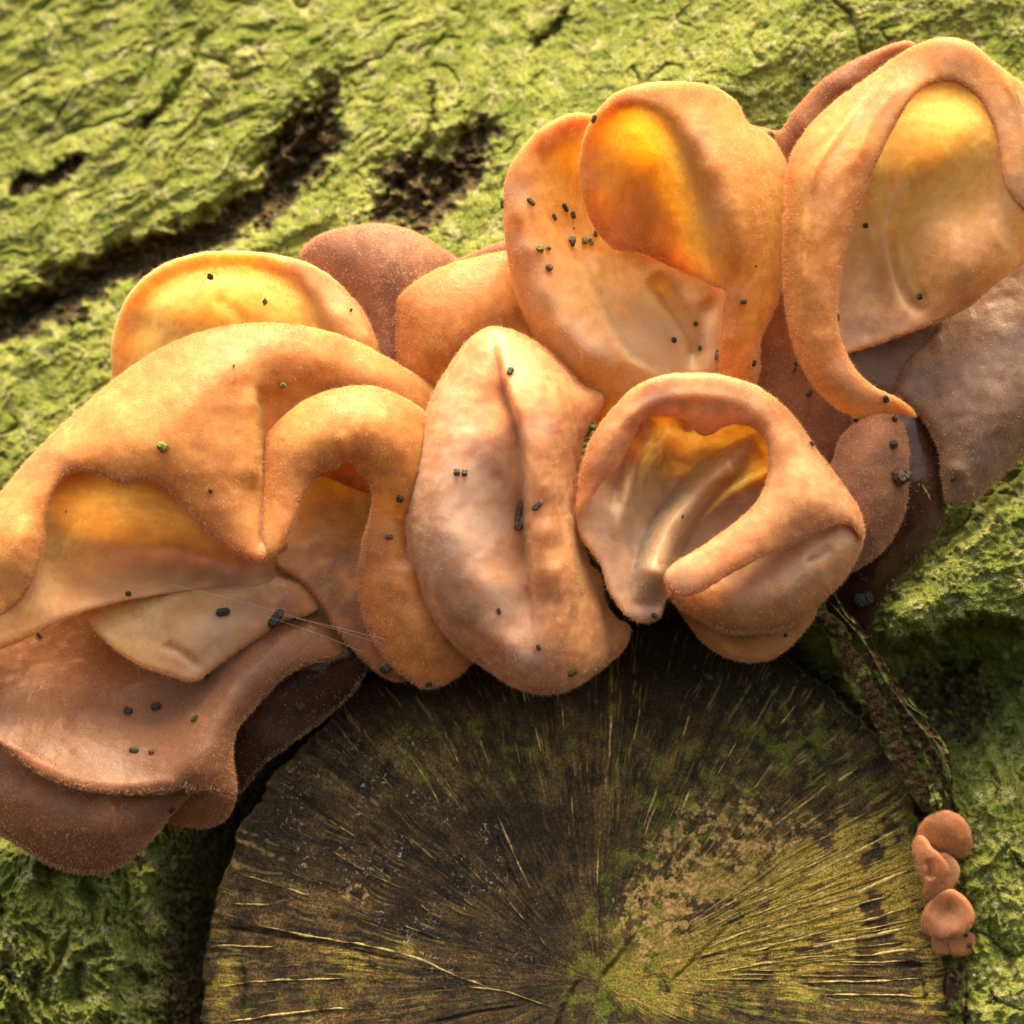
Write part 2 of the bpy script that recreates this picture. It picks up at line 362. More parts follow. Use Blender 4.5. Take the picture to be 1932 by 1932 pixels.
def bark_height(x, y):
    wx = x + 26 * fbm(x / 150, y / 150, 3, 40) ; wy = y + 26 * fbm(x / 150, y / 150, 3, 50)
    u = (900 - x) + (700 - y) * .9
    h = -12 - .42 * np.clip(u, 0, None) - 20 * sstep(0, 400, u)
    h = h - .35 * np.clip(-x, 0, None) ** 1.0 - .00025 * np.clip(x - 2000, 0, None) ** 2 - .0004 * np.clip(-x - 100, 0, None) ** 2
    h = h - .26 * np.clip(760 - y, -200, None) * sstep(300, 1100, x) + sstep(1150, 1300, y) * .16 * np.clip(y - 1750, -450, 700)
    # grain running up to the right in the upper left, upright elsewhere
    ul = sstep(1150, 500, x) * sstep(900, 550, y)
    lo = sstep(1150, 1450, y)
    ca, sa = math.cos(-.66), math.sin(-.66)
    gu, gv = wx * ca + wy * sa, -wx * sa + wy * ca
    nA = ridged(gu / 330, gv / 110, 5, 3, .52)
    nB = ridged(wx / 150 + wy / 400, wy / 170, 5, 13, .52)
    nC = ridged(wx / 95, wy / 190, 5, 23, .55)
    nz = nA * ul + (1 - ul) * (nB * (1 - lo) + nC * lo)
    amp = 13 * ul + (1 - ul) * (9 * (1 - lo) + 22 * lo)
    h = h + amp * nz
    # web of narrow splits
    s1 = np.abs(perlin(gu / 260, gv / 75, 61)); s2 = np.abs(perlin(wx / 120, wy / 90, 63))
    h = h - (20 * ul) * np.exp(-s1 / .035) * sstep(-.2, .5, perlin(x / 160, y / 160, 65)) - (12 * (1 - ul) + 6) * np.exp(-s2 / .04) * sstep(-.1, .5, perlin(x / 130, y / 130, 67))
    crack = np.zeros(x.shape)
    jag = 9 * fbm(x / 34, y / 34, 3, 71); jx, jy = x + jag + 5 * fbm(x/13, y/13, 2, 75), y + 9 * fbm(x / 30, y / 30, 3, 73)
    for pl, dep, wd in ((CR1[CR1[:, 1] > 96], 98, 36), (CR2, 55, 34), (CR3, 50, 15), (CR4, 34, 22), (CR5, 40, 12), (CR6, 30, 12), (CR7, 40, 10), (CR8, 26, 9)):
        d, p = polydist(jx, jy, pl[::2])
        wv = wd * (.45 + .75 * np.abs(fbm(x / 60, y / 60, 2, 77)) + .2)
        g = np.exp(-(d / wv) ** 2 * .9) * np.clip(np.minimum(p, 1 - p) * 9, 0, 1)
        h = h - dep * g; crack = np.maximum(crack, np.clip(g * 1.25, 0, 1) * (dep > 45) + g * .4)
    # eaten-out hollows beside the two big cracks
    for (cx, cy, rx, ry, dep) in ((548,300,52,85,55),(800,335,105,56,62),(330,520,95,30,30),(100,590,90,26,30)):
        q = np.exp(-(((jx - cx) / rx) ** 2 + ((jy - cy) / ry) ** 2) ** 1.5)
        h = h - dep * .6 * q + 26 * q * fbm(x / 26, y / 26, 4, 81); crack = np.maximum(crack, np.clip(q * 1.15, 0, 1))
    # furrow round the cut branch
    dE, _ = polydist(jx, jy, EDGEC[::3], True); ins = inside(x, y, EDGEC[::3])
    dE = np.where(ins, 0, dE)
    rt = sstep(1500, 1650, x)
    gap = np.exp(-(dE / (46 + 50 * sstep(900, 350, x) * sstep(1350, 1600, y))) ** 2)
    gap = gap * (1 - .45 * rt * sstep(1500, 1700, y))
    h = h - 130 * gap; crack = np.maximum(crack, gap * .9)
    q = np.exp(-(((x - 400) / 120) ** 2 + ((y - 1700) / 260) ** 2)); h = h - 60 * q
    # hollow beneath the ridge, right
    q = np.exp(-((((jx - 1790) / 135) ** 2 + ((jy - 1325) / 105) ** 2) ** 1.3)); h = h - 165 * q + 22 * q * fbm(x / 40, y / 40, 4, 97); crack = np.maximum(crack, q * .9)  # bared to dark bark, which also puts the hollow's shade into the colour
    # ridge at the right
    dr, _ = polydist(jx, jy, RIDGE, True); inr = inside(jx, jy, RIDGE)
    r = np.where(inr, sstep(0, 46, dr), 0)
    h = h + 140 * r + (r > 0) * 10 * fbm(x / 45, y / 45, 4, 91) * r
    crack = crack * (1 - r)
    st = sstep(1800, 1860, jx) * sstep(1290, 1400, y); h = h + 42 * st
    lf = sstep(330, 200, jx) * sstep(1500, 1640, y); h = h + 70 * lf + (lf + .4 * sstep(1500, 1600, y) * sstep(420, 330, x)) * 30 * ridged(wx / 70, wy / 120, 4, 95, .55)
    # behind the fungi the bark lies back a little
    dm = sstep(620, 720, y + .35 * x) * sstep(1500, 1300, y) * sstep(100, 400, x)
    h = h - 25 * dm
    # fine crumble
    f1 = fbm(x / 26, y / 26, 3, 101); f2 = fbm(x / 9, y / 9, 3, 111)
    h = h + 3.6 * f1 + 2.0 * f2 + 2.5 * lf * f2 + (5 + 6 * crack) * ridged(gu / 70, gv / 20, 3, 121) * .5 + 10 * crack * fbm(x / 20, y / 20, 3, 125)
    return h, np.clip(crack, 0, 1), ins

def axis():
    a = np.arange(-60, 1993, 2.45)
    l = -60 - np.cumsum(np.geomspace(4, 46, 34)); r = 1993 + np.cumsum(np.geomspace(4, 46, 34))
    return np.concatenate([l[::-1], a, r])
ax = axis(); nx = len(ax)
BX, BY = np.meshgrid(ax, ax)
BH, BC, BI = bark_height(BX, BY)
# sideways jitter makes overhanging crumbs and breaks up the grid
jx_ = 1.6 * fbm(BX / 14, BY / 14, 3, 131); jy_ = 1.6 * fbm(BX / 14, BY / 14, 3, 141)
BXJ, BYJ = BX + jx_, BY + jy_
bco = WA(BXJ, BYJ, BH).reshape(-1, 3)
mossn = fbm(BX / 60, BY / 60, 5, 151, .6)
moss = np.clip(sstep(-1.4, -.1, mossn) - BC * (1.12 + .55 * fbm(BX / 15, BY / 15, 3, 155)), 0, 1)
low_left_shade = sstep(700, 300, BX) * sstep(1450, 1600, BY)
moss = moss * (1 - low_left_shade * (.42 + .4 * sstep(230, 420, BX)))  # moss thinned so the darker bark carries the fungi's shade in its colour
pale = sstep(.05, .9, fbm(BX / 38, BY / 38, 5, 161, .62)) * (1 - BC)
rust = sstep(.55, 1.1, fbm(BX / 30, BY / 30, 4, 171, .6)) + .9 * BC * sstep(-.1, .6, fbm(BX / 16, BY / 16, 3, 175))

b = NB('mossy_bark')
mo = b.attr('moss'); pa = b.attr('pale'); ru = b.attr('rust')
n1 = b.noise(9, 5, .7); n2 = b.noise(28, 4, .7); n3 = b.noise(1.3, 4, .6)
bark = b.mix(b.ramp(n1, .35, .7), (.016, .011, .007), (.20, .13, .065))
bark = b.mix(b.math('MULTIPLY', b.math('MULTIPLY', ru, b.ramp(n2, .45, .62)), .85, True), bark, (.34, .15, .05))
green = b.mix(b.ramp(n3, .36, .64), (.29, .36, .055), (.54, .56, .13))
green = b.mix(b.ramp(n2, .42, .68), b.mix(.5, green, (.07, .11, .015)), green)
mm = b.math('ADD', mo, b.math('MULTIPLY', b.math('SUBTRACT', n2, .5), 1.3)); mm = b.math('ADD', mm, b.math('MULTIPLY', b.math('SUBTRACT', n1, .5), .9))
col = b.mix(b.ramp(mm, .12, .42), bark, green)
pm = b.math('MULTIPLY', pa, b.ramp(b.noise(30, 5, .8), .44, .58))
col = b.mix(b.math('MULTIPLY', pm, .9), col, (.70, .64, .36))
dk = b.math('MULTIPLY', b.ramp(b.noise(19, 4, .75), .60, .50), b.ramp(b.noise(3.5, 3), .42, .58))
col = b.mix(b.math('MULTIPLY', b.math('SUBTRACT', 1.0, dk), .0), col, col)
gaps = b.math('MAXIMUM', b.ramp(b.noise(15, 6, .9), .485, .425), b.ramp(b.noise(34, 3, .8), .44, .38)); gaps = b.math('MULTIPLY', gaps, b.ramp(b.noise(3, 3), .36, .6, .35, .95))
col = b.mix(gaps, col, (.045, .06, .012))
b.l(col, b.p.inputs['Base Color']); b.p.inputs['Roughness'].default_value = .85
b.p.inputs['Specular IOR Level'].default_value = .25
hh = b.math('ADD', b.math('MULTIPLY', b.noise(14, 4, .75), .6), b.math('MULTIPLY', b.noise(46, 3, .7), .8))
hh = b.math('ADD', hh, b.math('MULTIPLY', b.vor(30), -.5))
b.l(b.bump(hh, .9, .0006), b.p.inputs['Normal'])
BARK = b.m

iv = np.arange(nx * nx).reshape(nx, nx)
quads = np.stack([iv[:-1, :-1], iv[1:, :-1], iv[1:, 1:], iv[:-1, 1:]], -1)
qx = (BX[:-1, :-1] + BX[1:, 1:]) / 2; qy = (BY[:-1, :-1] + BY[1:, 1:]) / 2
keep = ~(BI[:-1, :-1] & BI[1:, 1:])
dstub, _ = polydist(qx, qy, EDGEC[::3], True)
keep |= dstub < 60
lab = np.full(qx.shape, 6)
P1 = [tuple(p[:2]) for p in CR1[::3]] + [(740, -2500), (-2500, -2500), (-2500, 900), (-1000, 900)]
P2 = [(740,-2500)] + [tuple(p[:2]) for p in CR1[::-3]][:17] + [(560,460),(690,425)] + [tuple(p[:2]) for p in CR2[::4]] + [(914,215),(1000,95),(1060,40),(1100,-60),(1150,-2500)]
lab[(qy > 1400) & (qx < 1000)] = 4
lab[(qx < 760) & (qy <= 1400)] = 3
lab[(qy > 1245) & (qx > 1000)] = 5
lab[inside(qx, qy, P2)] = 2
lab[inside(qx, qy, P1)] = 1
lab[inside(qx, qy, RIDGE)] = 7
co_ids = lab.ravel(); q = quads.reshape(-1, 4); kp = keep.ravel()
PLATE_LABEL = {1: 'blurred green mossy bark falling away at the upper left', 5: 'moss-speckled bark beside the cut branch, right', 7: 'bright moss-covered ridge of bark', 4: 'dark crumbly mossy bark at the lower left'}
for k in (1, 2, 3, 6, 4, 5, 7):
    f = q[(co_ids == k) & kp]
    u_, inv = np.unique(f, return_inverse=True); f2 = inv.reshape(-1, 4)
    me = mesh_np('bark_plate', bco[u_], f2, True, {'moss': moss.ravel()[u_], 'pale': pale.ravel()[u_], 'rust': rust.ravel()[u_]})
    o = link('bark_plate', me, BARK, TRUNK)
    if k in PLATE_LABEL: o['label'] = PLATE_LABEL[k]

# moss: a nap of very small leaves standing on the bark
b = NB('moss_leaves')
g = b.mix(b.ramp(b.noise(2.0, 4, .6), .38, .62), (.35, .42, .06), (.62, .63, .16))
g = b.mix(b.ramp(b.noise(17, 3, .7), .50, .66), g, (.66, .60, .30))
g = b.mix(b.ramp(b.noise(19, 4, .85, vec=b.co), .50, .42), g, (.06, .09, .012))
b.l(g, b.p.inputs['Base Color']); b.p.inputs['Roughness'].default_value = .7
tr = b.n('ShaderNodeBsdfTranslucent'); b.l(g, tr.inputs[0]); mx = b.n('ShaderNodeMixShader'); mx.inputs[0].default_value = .35
b.l(b.p.outputs[0], mx.inputs[1]); b.l(tr.outputs[0], mx.inputs[2]); b.l(mx.outputs[0], b.out.inputs['Surface'])
MOSS = b.m
inner = (BX[:-1, :-1] > -50) & (BX[:-1, :-1] < 1985) & (BY[:-1, :-1] > -50) & (BY[:-1, :-1] < 1985)
clump = sstep(-.35, .5, fbm(BX[:-1, :-1] / 20, BY[:-1, :-1] / 20, 3, 181, .6))
wgt = (moss[:-1, :-1] ** 1.5 * clump * inner * keep).ravel() + 1e-12; wgt /= wgt.sum()
NM = 200000
pk = rng.choice(len(wgt), NM, p=wgt)
c0 = bco[q[pk, 0]]; e1 = bco[q[pk, 1]] - c0; e2 = bco[q[pk, 3]] - c0
p = c0 + e1 * rng.random((NM, 1)) + e2 * rng.random((NM, 1))
nn = np.cross(e1, e2); nn /= np.linalg.norm(nn, axis=1)[:, None] + 1e-15; nn *= np.sign(-nn[:, 1:2])
dd = nn * .5 + rng.normal(0, .6, (NM, 3)) + np.array([0, 0, .35]); dd /= np.linalg.norm(dd, axis=1)[:, None]
sd = np.cross(dd, rng.normal(0, 1, (NM, 3))); sd /= np.linalg.norm(sd, axis=1)[:, None]
L = (rng.uniform(1.5, 4.2, NM)[:, None]) * S; wdt = rng.uniform(.6, 1.25, NM)[:, None] * S
hv = np.empty((NM * 3, 3)); hv[0::3] = p - sd * wdt; hv[1::3] = p + sd * wdt; hv[2::3] = p + dd * L
o = link('moss', mesh_np('moss', hv, np.arange(NM * 3).reshape(-1, 3), False), MOSS, TRUNK); o['kind'] = 'stuff'

# ------------------------------------------------------------------ the cut branch
NA, NR = 900, 230
FACE_H = 52.0
th = np.linspace(0, 2 * np.pi, NA, endpoint=False)
ec = EDGEC - np.array([PX, PY]); ea = np.arctan2(ec[:, 1], ec[:, 0]); er = np.hypot(ec[:, 0], ec[:, 1]); so = np.argsort(ea)
R = np.interp(np.where(th > np.pi, th - 2 * np.pi, th), np.concatenate([ea[so][-1:] - 2*np.pi, ea[so], ea[so][:1] + 2*np.pi]), np.concatenate([er[so][-1:], er[so], er[so][:1]]))
cth, sth = np.cos(th), np.sin(th)
R = R + 9 * fbm(cth * 9, sth * 9, 3, 201) + 5 * fbm(cth * 45, sth * 45, 3, 205)
rr = np.concatenate([np.linspace(0.002, .93, NR - 40), np.linspace(.932, 1.0, 40)])
RR = rr[:, None] * R[None]; FX = PX + RR * cth; FY = PY + RR * sth
TH = np.broadcast_to(th, FX.shape)
def polar_n(f, g, seed, o=3):      # streaky along the radius
    return fbm(np.cos(TH) * f + 50, np.sin(TH) * f + RR / g + 50, o, seed)
FH = FACE_H + .21 * (FY - PY) + 3.0 * fbm(FX / 160, FY / 160, 3, 211) + 1.0 * polar_n(26, 260, 215) * sstep(60, 300, RR) + 1.5 * fbm(FX / 12, FY / 12, 3, 221)
dro = np.clip((rr[:, None] - .972) / .028, 0, 1); FH = FH - 11 * dro ** 2 - 6 * dro * (.5 + fbm(cth * 30, sth * 30, 2, 223))[None]
CRK = [([(1260,1860),(1330,1790),(1370,1750)],8,3),([(600,1776),(700,1800),(770,1815)],6,3),([(1010,1180),(1030,1300),(1040,1380)],6,3),([(560,1500),(640,1560)],7,3),([(1690,1820),(1740,1822),(1785,1826)],10,3),([(820,1930),(900,1910),(980,1900)],6,3),([(392,1748),(450,1752),(520,1764),(600,1776)],16,3.5),([(1130,1850),(1180,1790),(1200,1760)],12,4),([(455,1925),(462,1870),(458,1820)],12,3),([(690,1575),(730,1610)],6,3),([(930,1560),(960,1640),(1010,1740)],6,3),([(1660,1520),(1600,1560)],8,3),([(1090,1850),(1060,1910),(1040,1990)],10,4)]
for pl, dep, wd in CRK:
    d, pp = polydist(FX + 3 * fbm(FX / 12, FY / 12, 2, 225), FY, pl); FH = FH - dep * np.exp(-(d / wd) ** 2) * np.clip(np.minimum(pp, 1 - pp) * 6 + .2, 0, 1)
fco = WA(FX, FY, FH).reshape(-1, 3)
def blob(cx, cy, rx, ry, rot=0.0):
    c, s_ = math.cos(rot), math.sin(rot); u_ = (FX - cx) * c + (FY - cy) * s_; v_ = -(FX - cx) * s_ + (FY - cy) * c
    return np.exp(-((u_ / rx) ** 2 + (v_ / ry) ** 2) ** 1.5)
nzf = fbm(FX / 70, FY / 70, 4, 231, .6); fine = polar_n(60, 120, 235, 4)
yel = .10 + blob(1540, 1690, 300, 130, -.33) * 1.5 + blob(1380, 1790, 200, 60, -.3) + .9 * blob(1220, 1850, 90, 60) + .55 * blob(1160, 1400, 40, 260, .1) * .4 + .8 * blob(1755, 1900, 36, 160) + .5 * blob(690, 1800, 110, 50) + .5 * blob(420, 1880, 40, 150) + .25 * blob(1500, 1900, 260, 40)
yel = np.clip(yel * (.8 + .9 * nzf + .5 * fine), 0, 1)
tan = blob(1330, 1610, 190, 110, -.7) * .85 + blob(1240, 1730, 100, 70, -.8) * .9 + .8 * blob(665, 1683, 46, 22, .5) + .6 * blob(605, 1806, 26, 16) + .4 * blob(1500, 1580, 120, 40, -.5) + .3 * blob(1560, 1330, 80, 40, .6) + .5 * blob(1280,1870,80,60)
tan = np.clip(tan * (.6 + 1.0 * fbm(FX / 24, FY / 24, 4, 241, .65)), 0, 1)
alg = .12 + .7 * blob(1160, 1800, 110, 190, .1) + .6 * blob(1330, 1500, 200, 120, -.6) + .6 * blob(1560, 1420, 160, 80, .6) + .5 * blob(1500, 1890, 330, 60) + .5 * blob(900, 1420, 300, 100) + .6 * blob(1740, 1520, 60, 60) + .35 * blob(650, 1880, 300, 90)
alg = np.clip(alg * (.8 + .9 * fbm(FX / 34, FY / 34, 4, 251, .65)), 0, 1)
brn = np.clip(.55 + .7 * fbm(FX / 150, FY / 150, 3, 261) + .3 * sstep(900, 500, FX) * sstep(1600, 1750, FY), 0, 1) * sstep(1250, 1450, FY + 60 * nzf)  # brown fades out at the top: dark wood plus the fungi's painted shade
wsp = blob(700, 1560, 170, 190) + .4 * blob(850, 1700, 260, 200)
b = NB('cut_wood')
se = b.n('ShaderNodeSeparateXYZ'); b.l(b.co, se.inputs[0])
ppx, ppz = (PX - 966) / 100 * (D - FACE_H) / D, (966 - PY) / 100 * (D - FACE_H) / D
dx = b.math('SUBTRACT', se.outputs[0], ppx); dz = b.math('SUBTRACT', se.outputs[2], ppz)
wn = b.noise(.5, 3, .6)
an = b.math('ADD', b.math('ARCTAN2', dz, dx), b.math('MULTIPLY', wn, .10)); rad_ = b.math('SQRT', b.math('ADD', b.math('MULTIPLY', dx, dx), b.math('MULTIPLY', dz, dz)))
def pol(fa, fr, detail=3, rough=.6):
    c = b.n('ShaderNodeCombineXYZ'); b.l(b.math('MULTIPLY', an, fa), c.inputs[0]); b.l(b.math('MULTIPLY', rad_, fr), c.inputs[1]); b.l(b.math('MULTIPLY', rad_, .04), c.inputs[2])
    return b.noise(1.0, detail, rough, vec=c.outputs[0])
ray1 = pol(34, .45, 4, .6); ray2 = pol(95, .8, 3, .7); ray3 = pol(170, 1.6, 3, .7); ring = pol(1.5, 16, 4, .7)
yl, tn, al, br_, ws = b.attr('yel'), b.attr('tan'), b.attr('alg'), b.attr('brn'), b.attr('wsp')
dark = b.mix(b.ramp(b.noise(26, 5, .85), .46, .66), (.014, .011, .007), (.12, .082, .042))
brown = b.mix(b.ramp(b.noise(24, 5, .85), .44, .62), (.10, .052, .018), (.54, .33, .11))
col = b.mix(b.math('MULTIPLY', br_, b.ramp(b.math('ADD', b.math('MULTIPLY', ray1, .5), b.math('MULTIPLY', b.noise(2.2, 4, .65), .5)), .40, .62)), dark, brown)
fade = b.ramp(rad_, .3, 3.2)
rm = b.math('MULTIPLY', b.math('MULTIPLY', b.ramp(ray2, .55, .66), fade), b.ramp(b.noise(3.0, 4, .7), .42, .62))
col = b.mix(b.math('MULTIPLY', rm, .6), col, (.72, .50, .16))
ylm = b.math('ADD', yl, b.math('MULTIPLY', b.math('SUBTRACT', ray2, .5), 1.6)); ylm = b.math('MULTIPLY', b.ramp(ylm, .30, .78), b.ramp(yl, .02, .25))
spot = b.ramp(b.noise(34, 5, .85), .42, .56)
yc = b.mix(b.ramp(ray3, .40, .62), (.40, .27, .03), (.95, .72, .15))
col = b.mix(b.math('MULTIPLY', ylm, spot), col, yc)
tm = b.math('ADD', tn, b.math('MULTIPLY', b.math('SUBTRACT', b.noise(20, 5, .85), .5), 2.6)); tm = b.math('MULTIPLY', b.ramp(tm, .42, .80), b.ramp(tn, .01, .25))
col = b.mix(tm, col, b.mix(b.ramp(b.noise(15, 3, .7), .4, .6), (.46, .24, .07), (.92, .60, .22)))
am = b.math('ADD', al, b.math('MULTIPLY', b.math('SUBTRACT', b.noise(36, 4, .85), .5), 3.4)); am = b.math('MULTIPLY', b.ramp(am, .62, .95), b.ramp(al, .01, .3))
col = b.mix(b.math('MULTIPLY', am, .6), col, b.mix(b.ramp(b.noise(30, 2), .4, .6), (.13, .17, .015), (.36, .46, .04)))
wm = b.math('MULTIPLY', b.ramp(b.noise(13, 4, .8), .60, .64), b.ramp(b.noise(1.6, 2), .46, .58)); wm = b.math('MULTIPLY', wm, b.ramp(ws, .10, .5))
col = b.mix(wm, col, (.72, .68, .60))
pit = b.ramp(b.vor(9), .16, .06)
col = b.mix(b.math('MULTIPLY', pit, .5), col, (.010, .008, .005))
b.l(col, b.p.inputs['Base Color'])
b.l(b.ramp(b.noise(5, 3), .3, .7, .55, .85), b.p.inputs['Roughness']); b.p.inputs['Specular IOR Level'].default_value = .30
hh = b.math('ADD', b.math('MULTIPLY', b.noise(26, 5, .8), 1.2), b.math('MULTIPLY', b.math('MULTIPLY', ray2, fade), .6)); hh = b.math('ADD', hh, b.math('MULTIPLY', b.math('MULTIPLY', ray3, fade), .25)); hh = b.math('ADD', hh, b.math('MULTIPLY', ring, .45))
b.l(b.bump(hh, .9, .00055), b.p.inputs['Normal'])
WOOD = b.m
nr = len(rr)
ii = np.arange(nr * NA).reshape(nr, NA); jn = np.roll(ii, -1, 1)
fq = np.stack([ii[:-1], ii[1:], jn[1:], jn[:-1]], -1).reshape(-1, 4)
cut = link('cut_branch', mesh_np('cut_branch', fco, fq, True, {'yel': yel.ravel(), 'tan': tan.ravel(), 'alg': alg.ravel(), 'brn': brn.ravel(), 'wsp': wsp.ravel()}), WOOD, TRUNK)
cut['label'] = 'dark sawn face of the cut branch, streaked with yellow rays'
# its ragged side going back into the furrow
NZ = 26; zz = np.linspace(0, 1, NZ)[:, None]
SXr = (R * rr[-1])[None] * (1 + 0 * zz) + zz * 6 * (1 + fbm(np.broadcast_to(cth * 22, (NZ, NA)), np.broadcast_to(sth * 22, (NZ, NA)) + zz * 3, 3, 271)) - 1.0 * (zz == 0)
SX = PX + SXr * cth; SY = PY + SXr * sth; SH = FH[-1][None] * (1 - zz) + zz * -230
sh_ = ii[:1] * 0
jj = np.arange(NZ * NA).reshape(NZ, NA); jm = np.roll(jj, -1, 1)
sq = np.stack([jj[:-1], jj[1:], jm[1:], jm[:-1]], -1).reshape(-1, 4)
z0 = np.zeros(NZ * NA)
link('branch_side', mesh_np('branch_side', WA(SX, SY, SH).reshape(-1, 3), sq, True, {'moss': np.clip(.35 + .5 * fbm(SX / 40, SY / 40, 3, 281), 0, .6).ravel(), 'pale': z0, 'rust': z0 + .6}), BARK, cut)

# pale rays standing a hair proud of the dark face
b = NB('wood_ray'); c = b.mix(b.ramp(b.noise(12, 4, .75), .36, .64), (.32, .20, .05), (.92, .70, .26))
b.l(c, b.p.inputs['Base Color']); b.p.inputs['Roughness'].default_value = .7
RAYM = b.m
def face_h(x, y):
    t_ = math.atan2(y - PY, x - PX) % (2 * math.pi); k = int(round(t_ / (2 * math.pi) * NA)) % NA
    r_ = math.hypot(x - PX, y - PY) / R[k]; j = int(np.clip(np.searchsorted(rr, r_), 0, nr - 1)); return FH[j, k]
def ray(pts_, wd, seed):
    c_ = catmull(pts_, False, 5.0); n = len(c_)
    tg = np.gradient(c_, axis=0); tg /= np.linalg.norm(tg, axis=1)[:, None]; nm = np.stack([-tg[:, 1], tg[:, 0]], 1)
    s_ = np.linspace(0, 1, n); cx = np.arange(n) * 1.0
    wv = wd * np.clip(np.minimum(s_, 1 - s_) * 7, .05, 1) * np.clip(.62 + .9 * fbm(cx / 7 + seed * 3.1, cx * 0 + .5, 3, 291), .04, 1.5)
    c_ = c_ + nm * (1.8 * fbm(cx / 12 + seed, cx * 0 + 7.5, 2, 295))[:, None]
    hz = np.array([face_h(p_[0], p_[1]) for p_ in c_])
    Lf, Rt = c_ + nm * wv[:, None], c_ - nm * wv[:, None]
    co = np.vstack([WA(Lf[:, 0], Lf[:, 1], hz - .5), WA(c_[:, 0], c_[:, 1], hz + 3.0), WA(Rt[:, 0], Rt[:, 1], hz - .5)])
    i0 = np.arange(n - 1); F = np.vstack([np.stack([i0, i0 + 1, n + i0 + 1, n + i0], 1), np.stack([n + i0, n + i0 + 1, 2*n + i0 + 1, 2*n + i0], 1)])
    return link('wood_ray', mesh_np('wood_ray', co, F, True), RAYM, cut)
RAYS = [([(478,1742),(560,1762),(660,1778),(760,1800),(860,1840),(930,1868)],2.6),([(395,1866),(480,1852),(570,1848),(650,1847)],2.2),([(430,1928),(520,1915),(600,1906),(662,1903)],2.6),([(460,1652),(520,1668),(590,1694)],2),([(440,1704),(500,1708)],2),([(405,1785),(520,1786)],1.8),
        ([(1509,1658),(1580,1626),(1650,1590),(1706,1557)],3.2),([(1300,1772),(1400,1718),(1509,1658)],1.8),([(1509,1717),(1600,1690),(1680,1655),(1727,1637)],3.4),([(1330,1790),(1420,1752),(1509,1717)],2.2),([(1509,1790),(1600,1772),(1717,1751)],2.6),([(1637,1803),(1690,1794),(1734,1790)],2.2),([(1509,1852),(1620,1852),(1737,1845)],2),([(1560,1878),(1660,1876),(1745,1880)],2),([(1400,1800),(1500,1772),(1600,1745),(1720,1712)],1.8),([(1420,1770),(1520,1738),(1640,1700)],1.6),([(1350,1835),(1480,1812),(1600,1800)],1.6),
        ([(1159,1310),(1154,1360),(1148,1430),(1140,1500)],2.4),([(1210,1290),(1204,1350),(1196,1400)],1.8),([(1132,1560),(1128,1620),(1126,1690)],2),([(1330,1420),(1310,1470),(1285,1530)],2),([(1300,1350),(1285,1400)],1.6),([(1390,1400),(1350,1470)],1.6),([(940,1540),(970,1610),(1000,1680)],2),([(960,1700),(1010,1760),(1040,1800)],1.6),([(700,1440),(740,1490)],1.6),([(770,1420),(810,1480),(830,1520)],1.6),([(840,1380),(865,1440)],1.5),([(905,1390),(925,1450)],1.5),([(1010,1370),(1022,1420)],1.5),([(1060,1320),(1066,1380)],1.6),([(1460,1440),(1420,1490)],1.8),([(1500,1330),(1470,1370)],1.6),([(980,1250),(990,1330)],1.5),([(1240,1480),(1222,1540),(1205,1600)],1.8),
        ([(880,1860),(960,1872),(1040,1900)],1.6),([(700,1650),(760,1675)],1.6),([(620,1545),(670,1580)],1.6),([(1560,1480),(1500,1530)],2.2),([(1610,1455),(1580,1475)],2)]
for i, (pl, wd) in enumerate(RAYS): ray(pl, wd * 1.1, i)
for i in range(85):      # the fan of fine rays in the yellow sector
    a0 = random.uniform(-.60, -.02); r0 = random.uniform(170, 460); r1 = min(r0 + random.uniform(60, 220), 612)
    if random.random() < .28: a0 = random.uniform(-3.1, -.5); r0 = random.uniform(200, 520); r1 = r0 + random.uniform(20, 80)
    ray([(PX + math.cos(a0 + k * .004) * (r0 + (r1 - r0) * k / 3), PY + math.sin(a0 + k * .004) * (r0 + (r1 - r0) * k / 3)) for k in range(4)], random.uniform(.6, 1.3), 50 + i)

